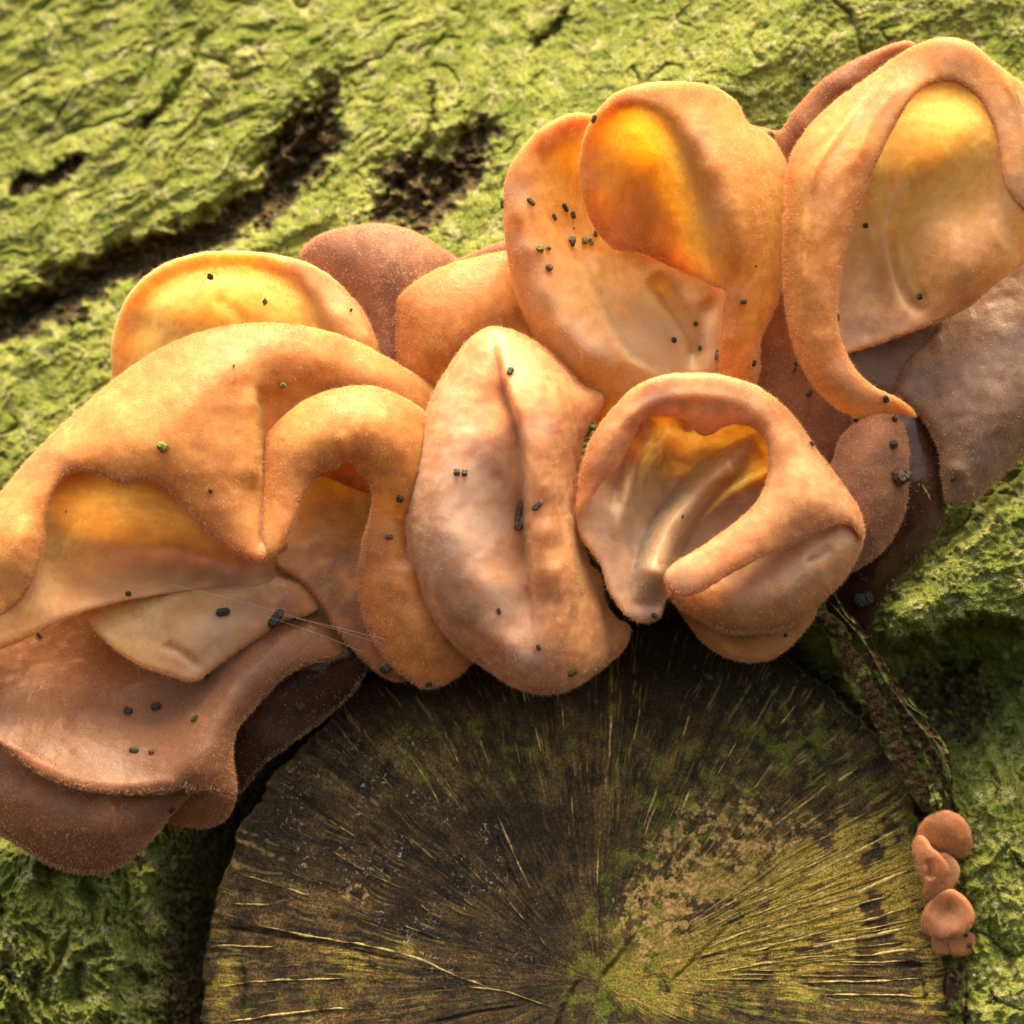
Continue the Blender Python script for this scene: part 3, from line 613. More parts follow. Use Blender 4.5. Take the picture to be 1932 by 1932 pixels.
# ------------------------------------------------------------------ torn strips of bark between branch and ridge
def strip(name, pts_, wpts, thick, seed, twist=0.0, mossy=.6, rustv=.5, label=None, curl=6.0, parent=TRUNK):
    """pts (x,y,h) along the strip, wpts half widths; a curled, ragged plate with thickness"""
    c_ = catmull(pts_, False, 3.0); n = len(c_); s_ = np.linspace(0, 1, n)
    tg = np.gradient(c_[:, :2], axis=0); tg /= np.linalg.norm(tg, axis=1)[:, None]; nm = np.stack([-tg[:, 1], tg[:, 0]], 1)
    wd = np.interp(s_, np.linspace(0, 1, len(wpts)), wpts); m = 15; vv = np.linspace(-1, 1, m)
    cx = np.arange(n) * 1.0
    rag = 1 + .34 * fbm(cx[:, None] / 22 + seed, vv[None] * .8 + seed, 4, 301)
    tw = twist * s_
    X = c_[:, 0:1] + nm[:, 0:1] * wd[:, None] * vv * rag * np.cos(tw)[:, None]; Y = c_[:, 1:2] + nm[:, 1:2] * wd[:, None] * vv * rag * np.cos(tw)[:, None]
    Hh_ = c_[:, 2:3] + curl * vv ** 2 + np.sin(tw)[:, None] * wd[:, None] * vv + 10 * fbm(X / 16, Y / 16, 4, 305, .6)
    f_ = WA(X, Y, Hh_); bk = WA(X, Y, Hh_ - thick * (1 - .6 * vv ** 2))
    N = n * m; g = np.arange(N).reshape(n, m)
    F = [np.stack([g[:-1, :-1], g[1:, :-1], g[1:, 1:], g[:-1, 1:]], -1).reshape(-1, 4)]; F.append(F[0][:, ::-1] + N)
    F.append(np.stack([g[:-1, 0], g[:-1, 0] + N, g[1:, 0] + N, g[1:, 0]], -1)); F.append(np.stack([g[:-1, -1], g[1:, -1], g[1:, -1] + N, g[:-1, -1] + N], -1))
    F.append(np.stack([g[0, :-1], g[0, 1:], g[0, 1:] + N, g[0, :-1] + N], -1)); F.append(np.stack([g[-1, :-1], g[-1, :-1] + N, g[-1, 1:] + N, g[-1, 1:]], -1))
    ms = np.clip(mossy - .35 + .75 * fbm(X / 34, Y / 34, 4, 311) + .9 * (np.abs(vv)[None] - .45), 0, 1).ravel(); ms = np.concatenate([ms, ms * .3])
    o = link(name, mesh_np(name, np.vstack([f_.reshape(-1, 3), bk.reshape(-1, 3)]), np.vstack(F), True, {'moss': ms, 'pale': ms * .2, 'rust': ms * 0 + rustv}), BARK, parent)
    if label: o['label'] = label
    return o
strip('bark_strip', [(1520,1150,40),(1570,1185,52),(1600,1240,54),(1640,1310,56),(1672,1370,56),(1702,1430,58),(1735,1490,56),(1750,1530,46)], [14,20,22,24,22,24,26,8], 22, 1, mossy=.22, rustv=1.6, curl=-14, label='thick mossy strip of bark beside the cut branch')
strip('bark_strip', [(1550,1118,80),(1590,1155,90),(1630,1200,94),(1665,1260,86),(1700,1310,86),(1740,1365,92),(1775,1405,98),(1793,1450,90),(1796,1490,70)], [2,6,7,8,10,11,12,9,2], 9, 5, twist=1.0, mossy=.25, rustv=1.3, curl=8, label='thin curled shred of bark with a pale edge')
strip('bark_strip', [(1575,1120,90),(1600,1160,98),(1625,1188,94)], [1.5,4,1], 5, 9, twist=.8, mossy=.7, rustv=.5, curl=3)
strip('bark_strip', [(1690,1290,76),(1720,1330,90),(1752,1355,96)], [2,5,1], 5, 12, twist=.6, mossy=.7, rustv=.5, curl=3)
strip('bark_strip', [(1640,1230,30),(1690,1320,40),(1740,1400,44),(1780,1470,44),(1800,1530,30)], [8,12,14,12,6], 14, 15, mossy=.2, rustv=.8, curl=8)
strip('bark_strip', [(1822,1830,60),(1824,1880,70),(1820,1940,70),(1815,2000,60)], [3,6,6,5], 10, 19, mossy=.5, rustv=.4, curl=4)
strip('bark_strip', [(1756,1480,80),(1766,1510,92),(1770,1540,86)], [4,11,3], 12, 23, mossy=.95, rustv=.1, curl=4)
strip('bark_strip', [(1740,1840,56),(1748,1890,60),(1752,1960,60)], [4,9,9], 12, 29, mossy=.3, rustv=.8, curl=-6)

# ================================================================== THE JELLY EAR FUNGI
EARS = 'jelly ear fungi on the trunk'
def ear(x, y, h, label):
    e = empty('jelly_ear_fungus', x, y, h); tag(e, label, 'fungus', EARS); return e

# ---- A: amber cup at the upper left
A = ear(450, 620, 60, 'glowing amber cup-shaped ear at the upper left, bare inside, tucked behind the biggest ear')
lobe(A, 'cup', [(232,800,90),(213,720,120),(210,650,140),(222,600,170),(250,545,192),(300,503,206),(360,480,214),(430,473,212),(520,480,198),(590,500,160),(645,540,95),(684,585,95),(708,635,95),(722,690,90),(700,780,80),(520,830,60),(350,840,60)],
     pts=[(245,700,160),(250,620,186),(300,540,206),(360,508,218),(440,500,218),(520,515,210),(590,548,196),(640,590,180),(675,640,158),
          (560,580,112),(480,545,98),(400,545,86),(320,575,90),(290,680,90),(380,680,60),(480,650,58),(560,650,70),(620,690,100),(640,640,138),(420,740,45),(300,760,75)],
     mat=GLOW, t=24, a=18, fuzz=.15, fz=[(600,530,60,.7),(520,490,50,.6),(670,600,60,.7),(420,480,50,.5),(300,505,40,.4)], bloom=[(630,560,60,.5),(560,510,50,.4),(230,640,26,.4),(330,495,40,.35)],
     feats=[([(400,555),(450,590),(470,650)],10,14,'g')])

# ---- dark ears behind
E1 = ear(720, 520, 20, 'dull brown frosted ear at the back, its humped top against the mossy bark')
lobe(E1, 'cap', [(568,476,40),(600,445,62),(650,429,74),(720,422,80),(780,436,74),(830,466,60),(868,492,50),(900,540,50),(860,640,50),(800,740,60),(740,760,60),(700,740,70),(690,660,70),(620,540,55),(580,510,45)],
     pts=[(640,480,96),(720,470,108),(790,500,98),(740,580,104),(720,660,98),(800,600,90)], mat=BROWN, t=34, a=22, fuzz=.85, bloom=[(620,480,60,.25),(740,440,70,.35),(735,640,60,.3)])
E1b = ear(920, 520, 20, 'thin dark brown ear sliver between the back ears and the upper middle ear')
lobe(E1b, 'cap', [(858,500,40),(900,474,55),(950,454,62),(1000,450,60),(1010,540,50),(940,600,40),(870,560,40)], pts=[(940,500,78)], mat=BROWN, t=26, a=16, fuzz=.7)
E2 = ear(880, 620, 50, 'smooth orange ear with a squared left shoulder, behind the upright middle ear')
lobe(E2, 'cap', [(741,592,95),(745,566,110),(765,545,118),(800,520,120),(850,497,118),(900,484,112),(960,474,105),(1020,490,95),(1060,600,85),(1060,700,80),(980,760,70),(850,780,80),(765,745,95),(748,690,98),(744,640,98)],
     pts=[(790,580,150),(860,545,152),(940,530,145),(800,660,150),(880,620,156),(960,620,135),(860,700,135),(990,680,105)], mat=ORANGE, t=30, a=16, fuzz=.45, fz=[(780,570,50,.4)])

# ---- B: the biggest ear, lower left
B = ear(420, 950, 60, 'wide orange hood at the left with a scalloped lip over a glowing hollow')
lobe(B, 'inner_cup', [(-70,1010,170),(-30,960,180),(45,925,200),(95,892,230),(150,878,252),(230,880,268),(300,882,262),(370,940,230),(440,1000,190),(535,1020,100),(585,1075,60),(555,1108,84),(530,1125,130),(470,1128,150),(400,1118,160),(310,1122,178),(230,1135,205),(150,1158,236),(60,1200,262),(0,1226,272),(-60,1250,276),(-110,1150,250)],
     pts=[(-40,1100,270),(10,1090,275),(60,1060,262),(90,1000,214),(60,1130,262),(120,1110,228),(120,930,226),(180,950,190),(170,1000,140),(220,1030,112),(200,1090,160),(270,960,180),(300,990,140),(300,1040,108),(300,1090,150),(370,1010,130),(400,1050,112),(400,1090,142),(480,1090,135),(130,1050,165),(30,1180,268)],
     mat=GLOW, t=28, a=16, fuzz=.2, bloom=[(230,1110,90,.55),(380,1100,80,.5),(480,1110,60,.4),(100,1140,70,.35),(20,1180,40,.2)], brown=[(330,1010,80,.3),(430,1060,90,.45),(540,1070,60,.4)])  # brown patches paint the shade of the covered right part of the cup
lobe(B, 'tongue', [(120,1130,150),(158,1165,172),(200,1212,190),(255,1252,204),(320,1276,212),(365,1287,214),(400,1265,205),(440,1235,190),(485,1205,175),(530,1172,158),(600,1150,110),(620,1080,70),(520,1040,60),(350,1050,80),(200,1080,110)],
     pts=[(240,1170,176),(320,1150,186),(400,1140,186),(350,1220,222),(420,1190,206),(480,1150,180),(540,1120,140),(290,1215,200),(250,1130,140),(380,1100,140)],
     mat=GLOW, t=24, a=14, fuzz=.3, bloom=[(400,1210,80,.7),(460,1150,70,.6),(350,1250,50,.5)], brown=[(540,1130,70,.6),(500,1100,60,.3)], feats=[([(300,1215),(340,1230),(380,1262)],-7,9,'g'),([(290,1130),(400,1120),(500,1130)],8,12,'g')], wr=3.5)
lobe(B, 'right_hollow', [(500,960,60),(560,880,60),(640,850,70),(720,880,90),(760,1000,110),(780,1150,110),(760,1285,110),(725,1278,112),(690,1252,118),(655,1215,122),(625,1175,126),(598,1130,126),(560,1092,122),(520,1065,118)],
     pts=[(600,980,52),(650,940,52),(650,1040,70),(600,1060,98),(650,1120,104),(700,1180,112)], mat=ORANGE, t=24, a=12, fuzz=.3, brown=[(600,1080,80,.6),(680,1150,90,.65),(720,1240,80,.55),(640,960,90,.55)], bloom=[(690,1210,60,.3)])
# mantle: the outer skin that rolls over the hollow; its lower lip is scalloped
lobe(B, 'mantle', [(-60,1010,215),(-20,955,205),(20,905,200),(60,858,215),(130,790,220),(215,716,222),(300,658,222),(400,620,222),(500,608,218),(600,620,200),(680,647,156),(760,692,140),(830,740,125),(860,820,120),(800,900,110),(700,930,110),(600,900,130),(560,930,190),(540,1015,260),(515,1048,290),(490,1060,296),(462,1052,296),(410,1020,298),(360,972,300),(320,930,302),(290,908,304),(262,904,302),(238,915,304),(215,908,300),(180,892,288),(150,889,282),(122,902,276),(100,935,274),(88,980,272),(82,1030,276),(60,1100,285),(20,1150,280),(-50,1180,275)],
     pts=[(0,1000,292),(20,1060,305),(60,930,284),(120,850,296),(210,790,288),(300,730,280),(400,690,276),(500,670,262),(600,680,236),(700,710,196),(770,760,160),(150,868,302),(230,870,316),(300,860,322),(380,900,320),(330,800,312),(420,800,296),(440,900,300),(400,960,316),(460,1000,306),(470,860,282),(490,1030,302),
          (540,760,212),(600,760,190),(640,800,160),(505,820,240),(530,880,220),(40,1000,304)],
     mat=ORANGE, t=26, a=15, fuzz=.42, fz=[(460,960,70,.3),(700,690,60,.2)], feats=[([(485,725),(488,790),(491,860),(492,920)],22,48,'s'),([(490,900),(491,960),(490,1045)],-18,12,'v'),([(330,800),(400,720),(470,690)],6,30,'g')],
     bloom=[(490,1000,50,.15),(100,870,50,.15)])
lobe(B, 'right_hump', [(496,1055,292),(492,960,262),(492,900,240),(493,850,232),(500,825,232),(530,790,240),(575,755,246),(635,733,246),(700,728,238),(758,748,222),(808,782,200),(850,850,180),(850,980,170),(830,1060,170),(860,1150,170),(900,1225,160),(885,1258,165),(835,1294,172),(808,1300,176),(790,1296,178),(745,1262,178),(712,1222,178),(690,1180,178),(676,1120,182),(675,1080,190),(684,1020,200),(698,965,212),(702,930,230),(690,905,244),(672,884,258),(656,866,266),(642,880,268),(600,896,272),(574,935,280),(555,985,288),(530,1035,294),(510,1054,296)],
     pts=[(520,1000,290),(530,900,280),(540,840,278),(590,800,290),(660,775,292),(730,785,280),(780,830,256),(600,860,296),(660,830,298),(720,860,280),(740,930,248),(780,900,244),(730,1010,232),(720,1100,225),(760,1180,220),(810,1240,208),(770,1060,226),(800,1130,206),(655,858,280)],
     mat=ORANGE, t=26, a=15, fuzz=.5, feats=[([(656,866),(650,840),(640,815)],6,14,'g'),([(752,960),(768,1020),(758,1075)],-16,15,'g')], bloom=[(500,850,30,.3),(730,1020,50,.2)], brown=[(720,1050,60,.3),(740,1150,80,.42),(800,1250,70,.3)])

# ---- D: lower-left ear
Dd = ear(200, 1420, 40, 'lowest ear at the left, a brown bowl with a furry lip')
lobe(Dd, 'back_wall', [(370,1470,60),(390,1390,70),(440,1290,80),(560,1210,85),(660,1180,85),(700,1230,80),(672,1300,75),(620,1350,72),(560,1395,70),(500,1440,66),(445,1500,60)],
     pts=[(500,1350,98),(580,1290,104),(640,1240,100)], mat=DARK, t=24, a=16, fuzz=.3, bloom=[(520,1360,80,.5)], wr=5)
lobe(Dd, 'side_flap', [(300,1540,110),(330,1556,114),(365,1563,116),(400,1560,116),(430,1542,116),(445,1510,116),(446,1470,114),(420,1420,100),(340,1430,90),(300,1490,95)], pts=[(380,1520,138),(410,1490,140),(350,1530,128)], mat=TAWNY, t=18, a=14, fuzz=.5)
lobe(Dd, 'under_lobe', [(-90,1420,130),(-70,1540,150),(-20,1566,160),(30,1594,166),(100,1636,172),(170,1650,174),(232,1634,172),(278,1594,168),(318,1545,166),(352,1506,170),(380,1480,170),(340,1400,120),(150,1380,100),(0,1360,100)],
     pts=[(-30,1460,180),(40,1500,212),(120,1540,228),(180,1590,222),(240,1560,226),(290,1520,214),(90,1590,206),(200,1500,210)],
     mat=TAWNY, t=30, a=20, fuzz=.75, brown=[(100,1560,200,.30)], bloom=[(300,1530,50,.6),(250,1610,40,.3)], feats=[([(190,1480),(212,1530),(222,1590)],9,7,'v')])
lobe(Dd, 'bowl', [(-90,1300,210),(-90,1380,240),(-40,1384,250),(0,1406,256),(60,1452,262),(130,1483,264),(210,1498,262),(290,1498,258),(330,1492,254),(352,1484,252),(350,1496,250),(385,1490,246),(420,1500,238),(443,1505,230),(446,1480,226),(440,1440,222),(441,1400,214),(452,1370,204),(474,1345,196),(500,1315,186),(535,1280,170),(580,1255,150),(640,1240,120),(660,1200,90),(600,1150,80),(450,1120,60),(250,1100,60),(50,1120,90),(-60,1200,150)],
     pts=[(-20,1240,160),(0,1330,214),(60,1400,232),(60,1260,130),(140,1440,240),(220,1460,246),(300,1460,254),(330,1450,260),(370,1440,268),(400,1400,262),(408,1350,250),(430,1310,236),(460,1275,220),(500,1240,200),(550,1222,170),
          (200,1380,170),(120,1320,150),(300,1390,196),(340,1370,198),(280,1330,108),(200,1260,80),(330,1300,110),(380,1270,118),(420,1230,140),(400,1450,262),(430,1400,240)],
     mat=TAWNY, t=22, a=12, fuzz=.28, fz=[(420,1450,50,.5),(300,1498,30,.5),(150,1485,40,.5)], bloom=[(80,1350,90,.15),(200,1455,60,.5),(400,1380,40,.6),(310,1475,45,.6),(440,1290,50,.4)], brown=[(260,1340,170,.8),(350,1280,120,.7),(480,1270,80,.7),(580,1210,80,.9),(420,1380,60,.3)], wr=3,  # brown patches: deep skin tone plus the tongue's shade painted into the bowl
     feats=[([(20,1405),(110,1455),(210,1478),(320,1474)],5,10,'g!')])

# ---- G: upper middle ear (left cup + hood)
G = ear(1180, 480, 60, 'tall ear at the upper middle, a pellet-strewn cup beside a curled hood')
lobe(G, 'cup', [(1150,200,150),(1122,214,176),(1080,213,190),(1030,235,196),(985,278,192),(956,330,178),(949,400,176),(955,470,172),(975,560,166),(1000,620,160),(1022,662,156),(1060,700,150),(1105,745,135),(1130,815,100),(1180,850,90),(1260,840,90),(1380,790,110),(1430,720,100),(1420,600,80),(1330,500,80),(1220,450,90),(1170,380,100),(1160,280,110)],
     pts=[(1080,240,186),(1030,265,204),(990,320,218),(978,400,226),(990,470,230),(1015,550,236),(1050,620,240),(1100,680,238),(1150,735,170),
          (1060,320,150),(1100,380,120),(1060,430,156),(1090,500,158),(1140,440,118),(1150,540,138),(1180,620,156),(1140,620,182),(1200,680,170),(1250,560,92),(1300,660,100),(1270,700,130),(1350,600,95),(1350,700,120),(1220,500,90),(1090,600,200),(1100,290,150),(1170,320,90)],
     mat=ORANGE, t=26, a=17, fuzz=.22, fz=[(1010,640,60,.6),(1090,730,70,.7),(960,500,40,.4)], bloom=[(970,360,34,.7),(985,470,36,.7),(1020,560,40,.8),(1080,650,50,.8),(1180,620,90,.65),(1250,680,80,.75),(1320,600,80,.7),(1100,490,70,.35)],
     feats=[([(1105,520),(1150,600),(1190,670),(1250,706)],14,26,'s'),([(1225,520),(1270,590),(1300,640),(1306,700)],-26,20,'g'),([(1345,560),(1320,620),(1312,680)],-10,14,'g')])
lobe(G, 'hood', [(1128,440,190),(1108,400,216),(1094,340,232),(1093,300,236),(1104,250,256),(1124,212,270),(1160,176,276),(1225,156,272),(1300,154,236),(1350,164,208),(1390,192,164),(1412,232,150),(1445,250,140),(1480,300,130),(1492,380,125),(1484,470,130),(1468,570,140),(1436,640,150),(1424,690,156),(1406,720,158),(1380,740,160),(1362,716,168),(1356,680,180),(1362,600,200),(1366,548,176),(1346,540,134),(1305,520,116),(1255,498,112),(1210,478,136),(1160,470,165)],
     pts=[(1115,300,252),(1118,350,246),(1145,226,276),(1200,192,286),(1260,214,288),(1300,260,284),(1330,320,288),(1352,400,284),(1368,480,272),(1378,560,254),(1380,640,232),(1385,700,205),
          (1350,200,222),(1400,280,222),(1430,360,214),(1440,460,204),(1425,560,200),(1300,200,240),
          (1205,250,190),(1240,290,150),(1180,330,156),(1150,400,184),(1200,400,152),(1260,380,134),(1200,450,158),(1260,470,118),(1300,420,136),(1310,480,128),(1290,340,190),(1330,450,190)],
     mat=ORANGE, t=24, a=15, fuzz=.4, fz=[(1200,380,90,-.35),(1420,300,70,.3),(1260,210,50,.3)], brown=[(1205,430,75,.5),(1250,480,60,.3)], bloom=[(1230,190,50,.4),(1300,280,50,.5),(1350,400,40,.35),(1210,420,60,.15)],
     feats=[([(1100,300),(1130,220),(1200,190),(1270,215)],4,12,'g')])

# ---- K: right-hand ear
K = ear(1750, 480, 60, 'largest ear at the upper right, a tall arch round a yellow hollow')
lobe(K, 'web', [(1395,240,60),(1430,238,75),(1470,246,85),(1500,205,95),(1560,145,100),(1640,100,104),(1720,78,104),(1740,110,90),(1640,200,70),(1560,330,50),(1530,500,50),(1560,640,50),(1610,790,50),(1560,880,50),(1440,800,50),(1400,600,50),(1400,400,50)],
     pts=[(1520,240,130),(1600,160,135),(1470,320,100),(1500,500,70)], mat=TAWNY, t=26, a=16, fuzz=.45, brown=[(1500,720,110,.3)])
lobe(K, 'big_flap', [(1690,740,110),(1705,690,100),(1740,620,70),(1800,570,60),(1900,470,60),(2020,420,80),(2060,600,90),(2000,800,100),(1932,862,112),(1895,895,118),(1850,936,124),(1815,955,126),(1788,950,126),(1776,900,128),(1770,850,128),(1745,800,122),(1715,765,115)],
     pts=[(1790,700,136),(1850,620,120),(1900,700,158),(1960,600,130),(1830,800,166),(1890,800,164),(1800,880,156),(1940,760,150),(1850,890,150),(1760,720,120)], mat=GREY, t=30, a=18, fuzz=.4, bloom=[(1880,680,130,.5),(1820,830,80,.4),(1860,900,60,.3)], feats=[([(1790,880),(1815,890),(1830,930)],6,14,'g')], wr=4)
lobe(K, 'fold_base', [(1580,640,120),(1640,600,100),(1740,560,90),(1780,600,90),(1745,650,92),(1725,700,92),(1705,745,92),(1660,735,100),(1600,700,110)], pts=[(1660,660,90)], mat=GREY, t=20, a=10, fuzz=.2, brown=[(1680,670,60,.5)])
lobe(K, 'hollow', [(1560,640,170),(1560,480,150),(1600,350,130),(1655,200,190),(1740,120,222),(1850,115,226),(1930,180,226),(1990,300,240),(2010,420,230),(1960,480,200),(1900,520,195),(1868,545,192),(1835,575,188),(1795,598,184),(1745,618,178),(1690,638,172),(1640,655,170),(1600,668,168),(1575,675,166)],
     pts=[(1750,160,240),(1820,164,244),(1880,220,240),(1910,300,228),(1915,400,232),(1700,230,140),(1760,240,118),(1830,240,136),(1680,320,80),(1720,330,66),(1780,340,92),(1850,340,176),(1660,430,70),(1700,400,80),(1760,420,170),(1830,430,200),(1880,460,214),(1640,520,90),(1690,490,100),(1730,480,170),(1720,560,150),(1780,530,196),(1840,530,200),(1640,600,140),(1690,600,160),(1600,600,140),(1760,580,186)],
     mat=GLOW, t=22, a=12, fuzz=.15, bloom=[(1780,500,100,.35),(1680,580,90,.6),(1600,640,50,.4),(1760,400,60,.3),(1600,520,40,.4),(1640,420,30,.3)], feats=[([(1688,430),(1720,420),(1750,400),(1775,375)],9,11,'g'),([(1696,440),(1700,500),(1716,550),(1745,590)],-30,15,'g'),([(1760,500),(1830,500),(1920,455)],16,75,'g'),([(1640,330),(1650,400),(1640,480)],14,18,'g')], brown=[(1690,590,110,.5),(1800,490,120,.35),(1620,620,60,.3)])
lobe(K, 'arch', [(1490,300,196),(1520,245,190),(1570,195,182),(1630,150,182),(1700,100,182),(1745,78,226),(1790,70,238),(1835,82,238),(1870,112,232),(1905,138,222),(1945,175,196),(1990,240,200),(2020,330,200),(2040,430,190),(1985,440,222),(1940,405,240),(1915,380,246),(1896,352,250),(1888,320,250),(1882,270,248),(1866,220,246),(1840,180,244),(1800,156,242),(1760,158,244),(1725,180,250),(1690,235,258),(1655,305,262),(1628,375,262),(1606,440,260),(1590,500,258),(1581,560,254),(1582,620,248),(1598,668,240),(1622,705,232),(1655,732,222),(1692,750,205),(1722,772,180),(1728,786,170),(1690,782,175),(1660,780,195),(1622,787,206),(1585,775,212),(1545,742,214),(1510,690,212),(1488,620,208),(1478,540,204),(1478,460,202),(1482,380,200)],
     pts=[(1510,320,236),(1500,420,246),(1500,520,248),(1512,620,250),(1545,700,250),(1590,740,246),(1650,762,230),(1540,330,268),(1535,440,280),(1535,540,280),(1550,640,274),(1590,710,262),(1600,280,262),(1580,400,284),(1565,500,282),(1560,580,276),(1660,200,250),(1640,280,276),(1600,220,226),(1720,130,232),(1790,112,246),(1850,140,244),(1900,190,244),(1940,260,246),(1940,340,250),(1700,170,262)],
     mat=ORANGE, t=24, a=14, fuzz=.45, fz=[(1560,650,70,.2),(1800,120,60,-.2)], bloom=[(1650,200,50,.4),(1560,380,40,.3),(1900,230,50,.6),(1925,350,50,.7),(1800,100,60,.4),(1600,700,50,.45),(1660,750,50,.5),(1550,560,30,.25)],
     feats=[([(1640,165),(1580,250),(1530,330),(1515,460),(1520,600)],12,10,'g'),([(1880,120),(1925,200),(1950,300),(1958,380)],9,9,'g'),([(1700,150),(1640,230),(1600,330)],6,12,'g')], brown=[(1700,765,50,.35)])

# ---- L: ears behind the ring, right
L2 = ear(1690, 950, 30, 'wet dark maroon ear, almost black, pressed against the mossy ridge at the right')
lobe(L2, 'cap', [(1640,760,60),(1700,750,84),(1752,788,92),(1780,850,92),(1788,920,90),(1782,975,84),(1760,1030,74),(1720,1070,66),(1680,1110,60),(1655,1150,50),(1640,1190,40),(1590,1190,30),(1550,1140,30),(1560,1000,50),(1600,860,60)],
     pts=[(1700,810,118),(1740,880,126),(1752,960,118),(1710,1030,104),(1640,1100,76),(1600,1060,80)], mat=DARK, t=30, a=20, fuzz=.1, bloom=[(1765,1030,26,.8),(1770,980,18,.5)], wr=5, hairs=.3)
L1 = ear(1650, 920, 60, 'round brown ear behind the ring-shaped ear, a black crumb stuck on it')
lobe(L1, 'cap', [(1570,870,115),(1586,825,120),(1625,792,124),(1680,774,124),(1706,805,120),(1718,860,118),(1722,925,118),(1706,975,118),(1670,1035,118),(1632,1066,118),(1600,1080,118),(1540,1080,115),(1520,960,110)],
     pts=[(1610,840,152),(1660,820,156),(1690,880,148),(1690,940,148),(1640,900,166),(1640,1000,158),(1590,960,160)], mat=BROWN, t=26, a=14, fuzz=.6, bloom=[(1590,870,40,.3)], brown=[(1650,900,90,.2)])

# ---- C: upright middle ear
Cc = ear(980, 960, 80, 'upright almond-shaped ear in the middle, pale and glossy with a long groove')
lobe(Cc, 'rear_lip', [(1080,1060,180),(1130,1080,176),(1145,1140,172),(1165,1168,170),(1188,1182,170),(1186,1210,170),(1150,1252,170),(1090,1290,175),(1040,1290,180),(1020,1180,180)], pts=[(1120,1160,196),(1110,1230,200)], mat=ORANGE, t=26, a=16, fuzz=.5, brown=[(1150,1190,50,.3)])
lobe(Cc, 'body', [(925,616,214),(892,633,212),(862,668,210),(834,710,210),(816,745,210),(796,800,212),(780,870,214),(768,930,216),(763,985,216),(770,1045,216),(788,1090,216),(798,1130,214),(818,1170,212),(862,1222,212),(918,1264,212),(975,1299,212),(1035,1311,210),(1085,1297,205),(1120,1272,196),(1150,1240,186),(1150,1170,180),(1128,1110,178),(1108,1050,180),(1092,990,182),(1090,930,182),(1096,860,184),(1112,800,184),(1140,762,176),(1142,745,172),(1100,726,186),(1068,690,196),(1035,660,204),(995,635,210),(960,620,213)],
     pts=[(925,650,256),(880,700,268),(850,760,278),(830,830,290),(816,920,300),(812,1000,304),(830,1080,304),(870,1150,300),(920,1210,292),(980,1260,274),(880,820,318),(870,920,334),(880,1020,334),(920,1100,322),(942,900,268),(946,980,262),(955,1060,252),(968,1180,250),(938,760,272),(910,900,304),(912,1000,300),(920,700,276),
          (965,700,276),(1000,760,304),(1022,840,318),(1032,920,322),(1038,1000,322),(1044,1080,312),(1045,1160,280),(1050,1220,262),(1020,700,256),(1060,760,260),(1065,840,256),(1065,920,244),(1075,1000,230),(1100,1100,220),(1105,1180,226),(1100,1230,226),(1090,750,222),(975,840,278),(985,960,252),(992,1050,244),(1000,1130,240)],
     mat=PALE, t=40, thin=.8, a=17, fuzz=.22, fz=[(1080,900,60,.5),(1090,1150,70,.5),(830,1190,70,.6),(920,1270,80,.6),(1050,1290,60,.4),(1060,680,50,.4),(800,1100,30,.4)],
     bloom=[(870,880,90,.8),(880,1030,90,.85),(950,1150,60,.8),(900,960,80,.4),(990,1220,40,.6),(850,740,30,.5),(990,700,26,.6),(1020,800,34,.5),(1010,1270,40,.4)],
     feats=[([(928,632),(942,700),(958,745),(976,790),(986,860),(990,940),(994,1020),(1000,1100),(1004,1160),(1012,1230)],-9,12,'v'),([(940,660),(958,745),(978,800),(988,870),(991,940),(995,1020),(1001,1100),(1006,1170)],-30,34,'s'),([(786,1080),(830,1130),(880,1180),(930,1215),(965,1262)],-6,26,'s'),([(1066,700),(1078,800),(1076,900),(1080,1000),(1088,1100),(1078,1200)],9,26,'s'),([(1082,950),(1078,1050),(1085,1120),(1070,1180)],5,10,'g')], wr=3)

# ---- H: ring-shaped ear
Hh = ear(1360, 960, 80, 'ring-shaped ear right of the middle, its rolled rim circling a twisted fold')
lobe(Hh, 'lower_flap', [(1270,1120,120),(1300,1180,130),(1330,1216,134),(1375,1242,138),(1425,1250,138),(1470,1236,136),(1510,1200,134),(1540,1150,130),(1450,1100,120)], pts=[(1400,1200,162),(1350,1190,150)], mat=ORANGE, t=26, a=16, fuzz=.5)
lobe(Hh, 'inner_sheet', [(1088,970,215),(1092,1005,222),(1110,1035,226),(1132,1065,228),(1148,1115,230),(1180,1160,232),(1214,1175,232),(1244,1165,228),(1258,1130,220),(1290,1110,190),(1360,1080,150),(1470,1010,140),(1510,900,140),(1480,790,220),(1380,745,236),(1240,750,236),(1150,800,222),(1110,880,210)],
     pts=[(1140,960,210),(1180,900,160),(1220,870,118),(1200,1000,160),(1180,1070,210),(1210,1120,208),(1280,795,215),(1360,790,215),(1215,800,200),(1440,830,180),(1270,845,120),(1300,860,96),(1330,850,110),(1350,900,100),(1280,930,88),(1405,880,96),(1390,980,110),(1340,980,96),(1150,1020,216),(1240,950,110),(1390,900,100)],
     mat=PALE, t=22, a=14, fuzz=.3, fz=[(1210,1150,50,.5),(1120,1030,40,.4)], bloom=[(1190,980,90,.5),(1170,1080,70,.5),(1220,1140,50,.6),(1320,960,70,.3)], brown=[(1190,1020,90,.15)],
     feats=[([(1440,850),(1400,872),(1345,905),(1300,950),(1270,990),(1250,1030),(1236,1075),(1228,1115),(1226,1140)],92,38,'c'),([(1302,790),(1292,840),(1278,890)],30,20,'g'),([(1225,790),(1208,860),(1180,940),(1165,1020)],38,19,'g'),([(1262,800),(1255,860),(1250,930)],-22,9,'v'),([(1155,900),(1180,980),(1205,1060)],-12,16,'g')], wr=2.5)
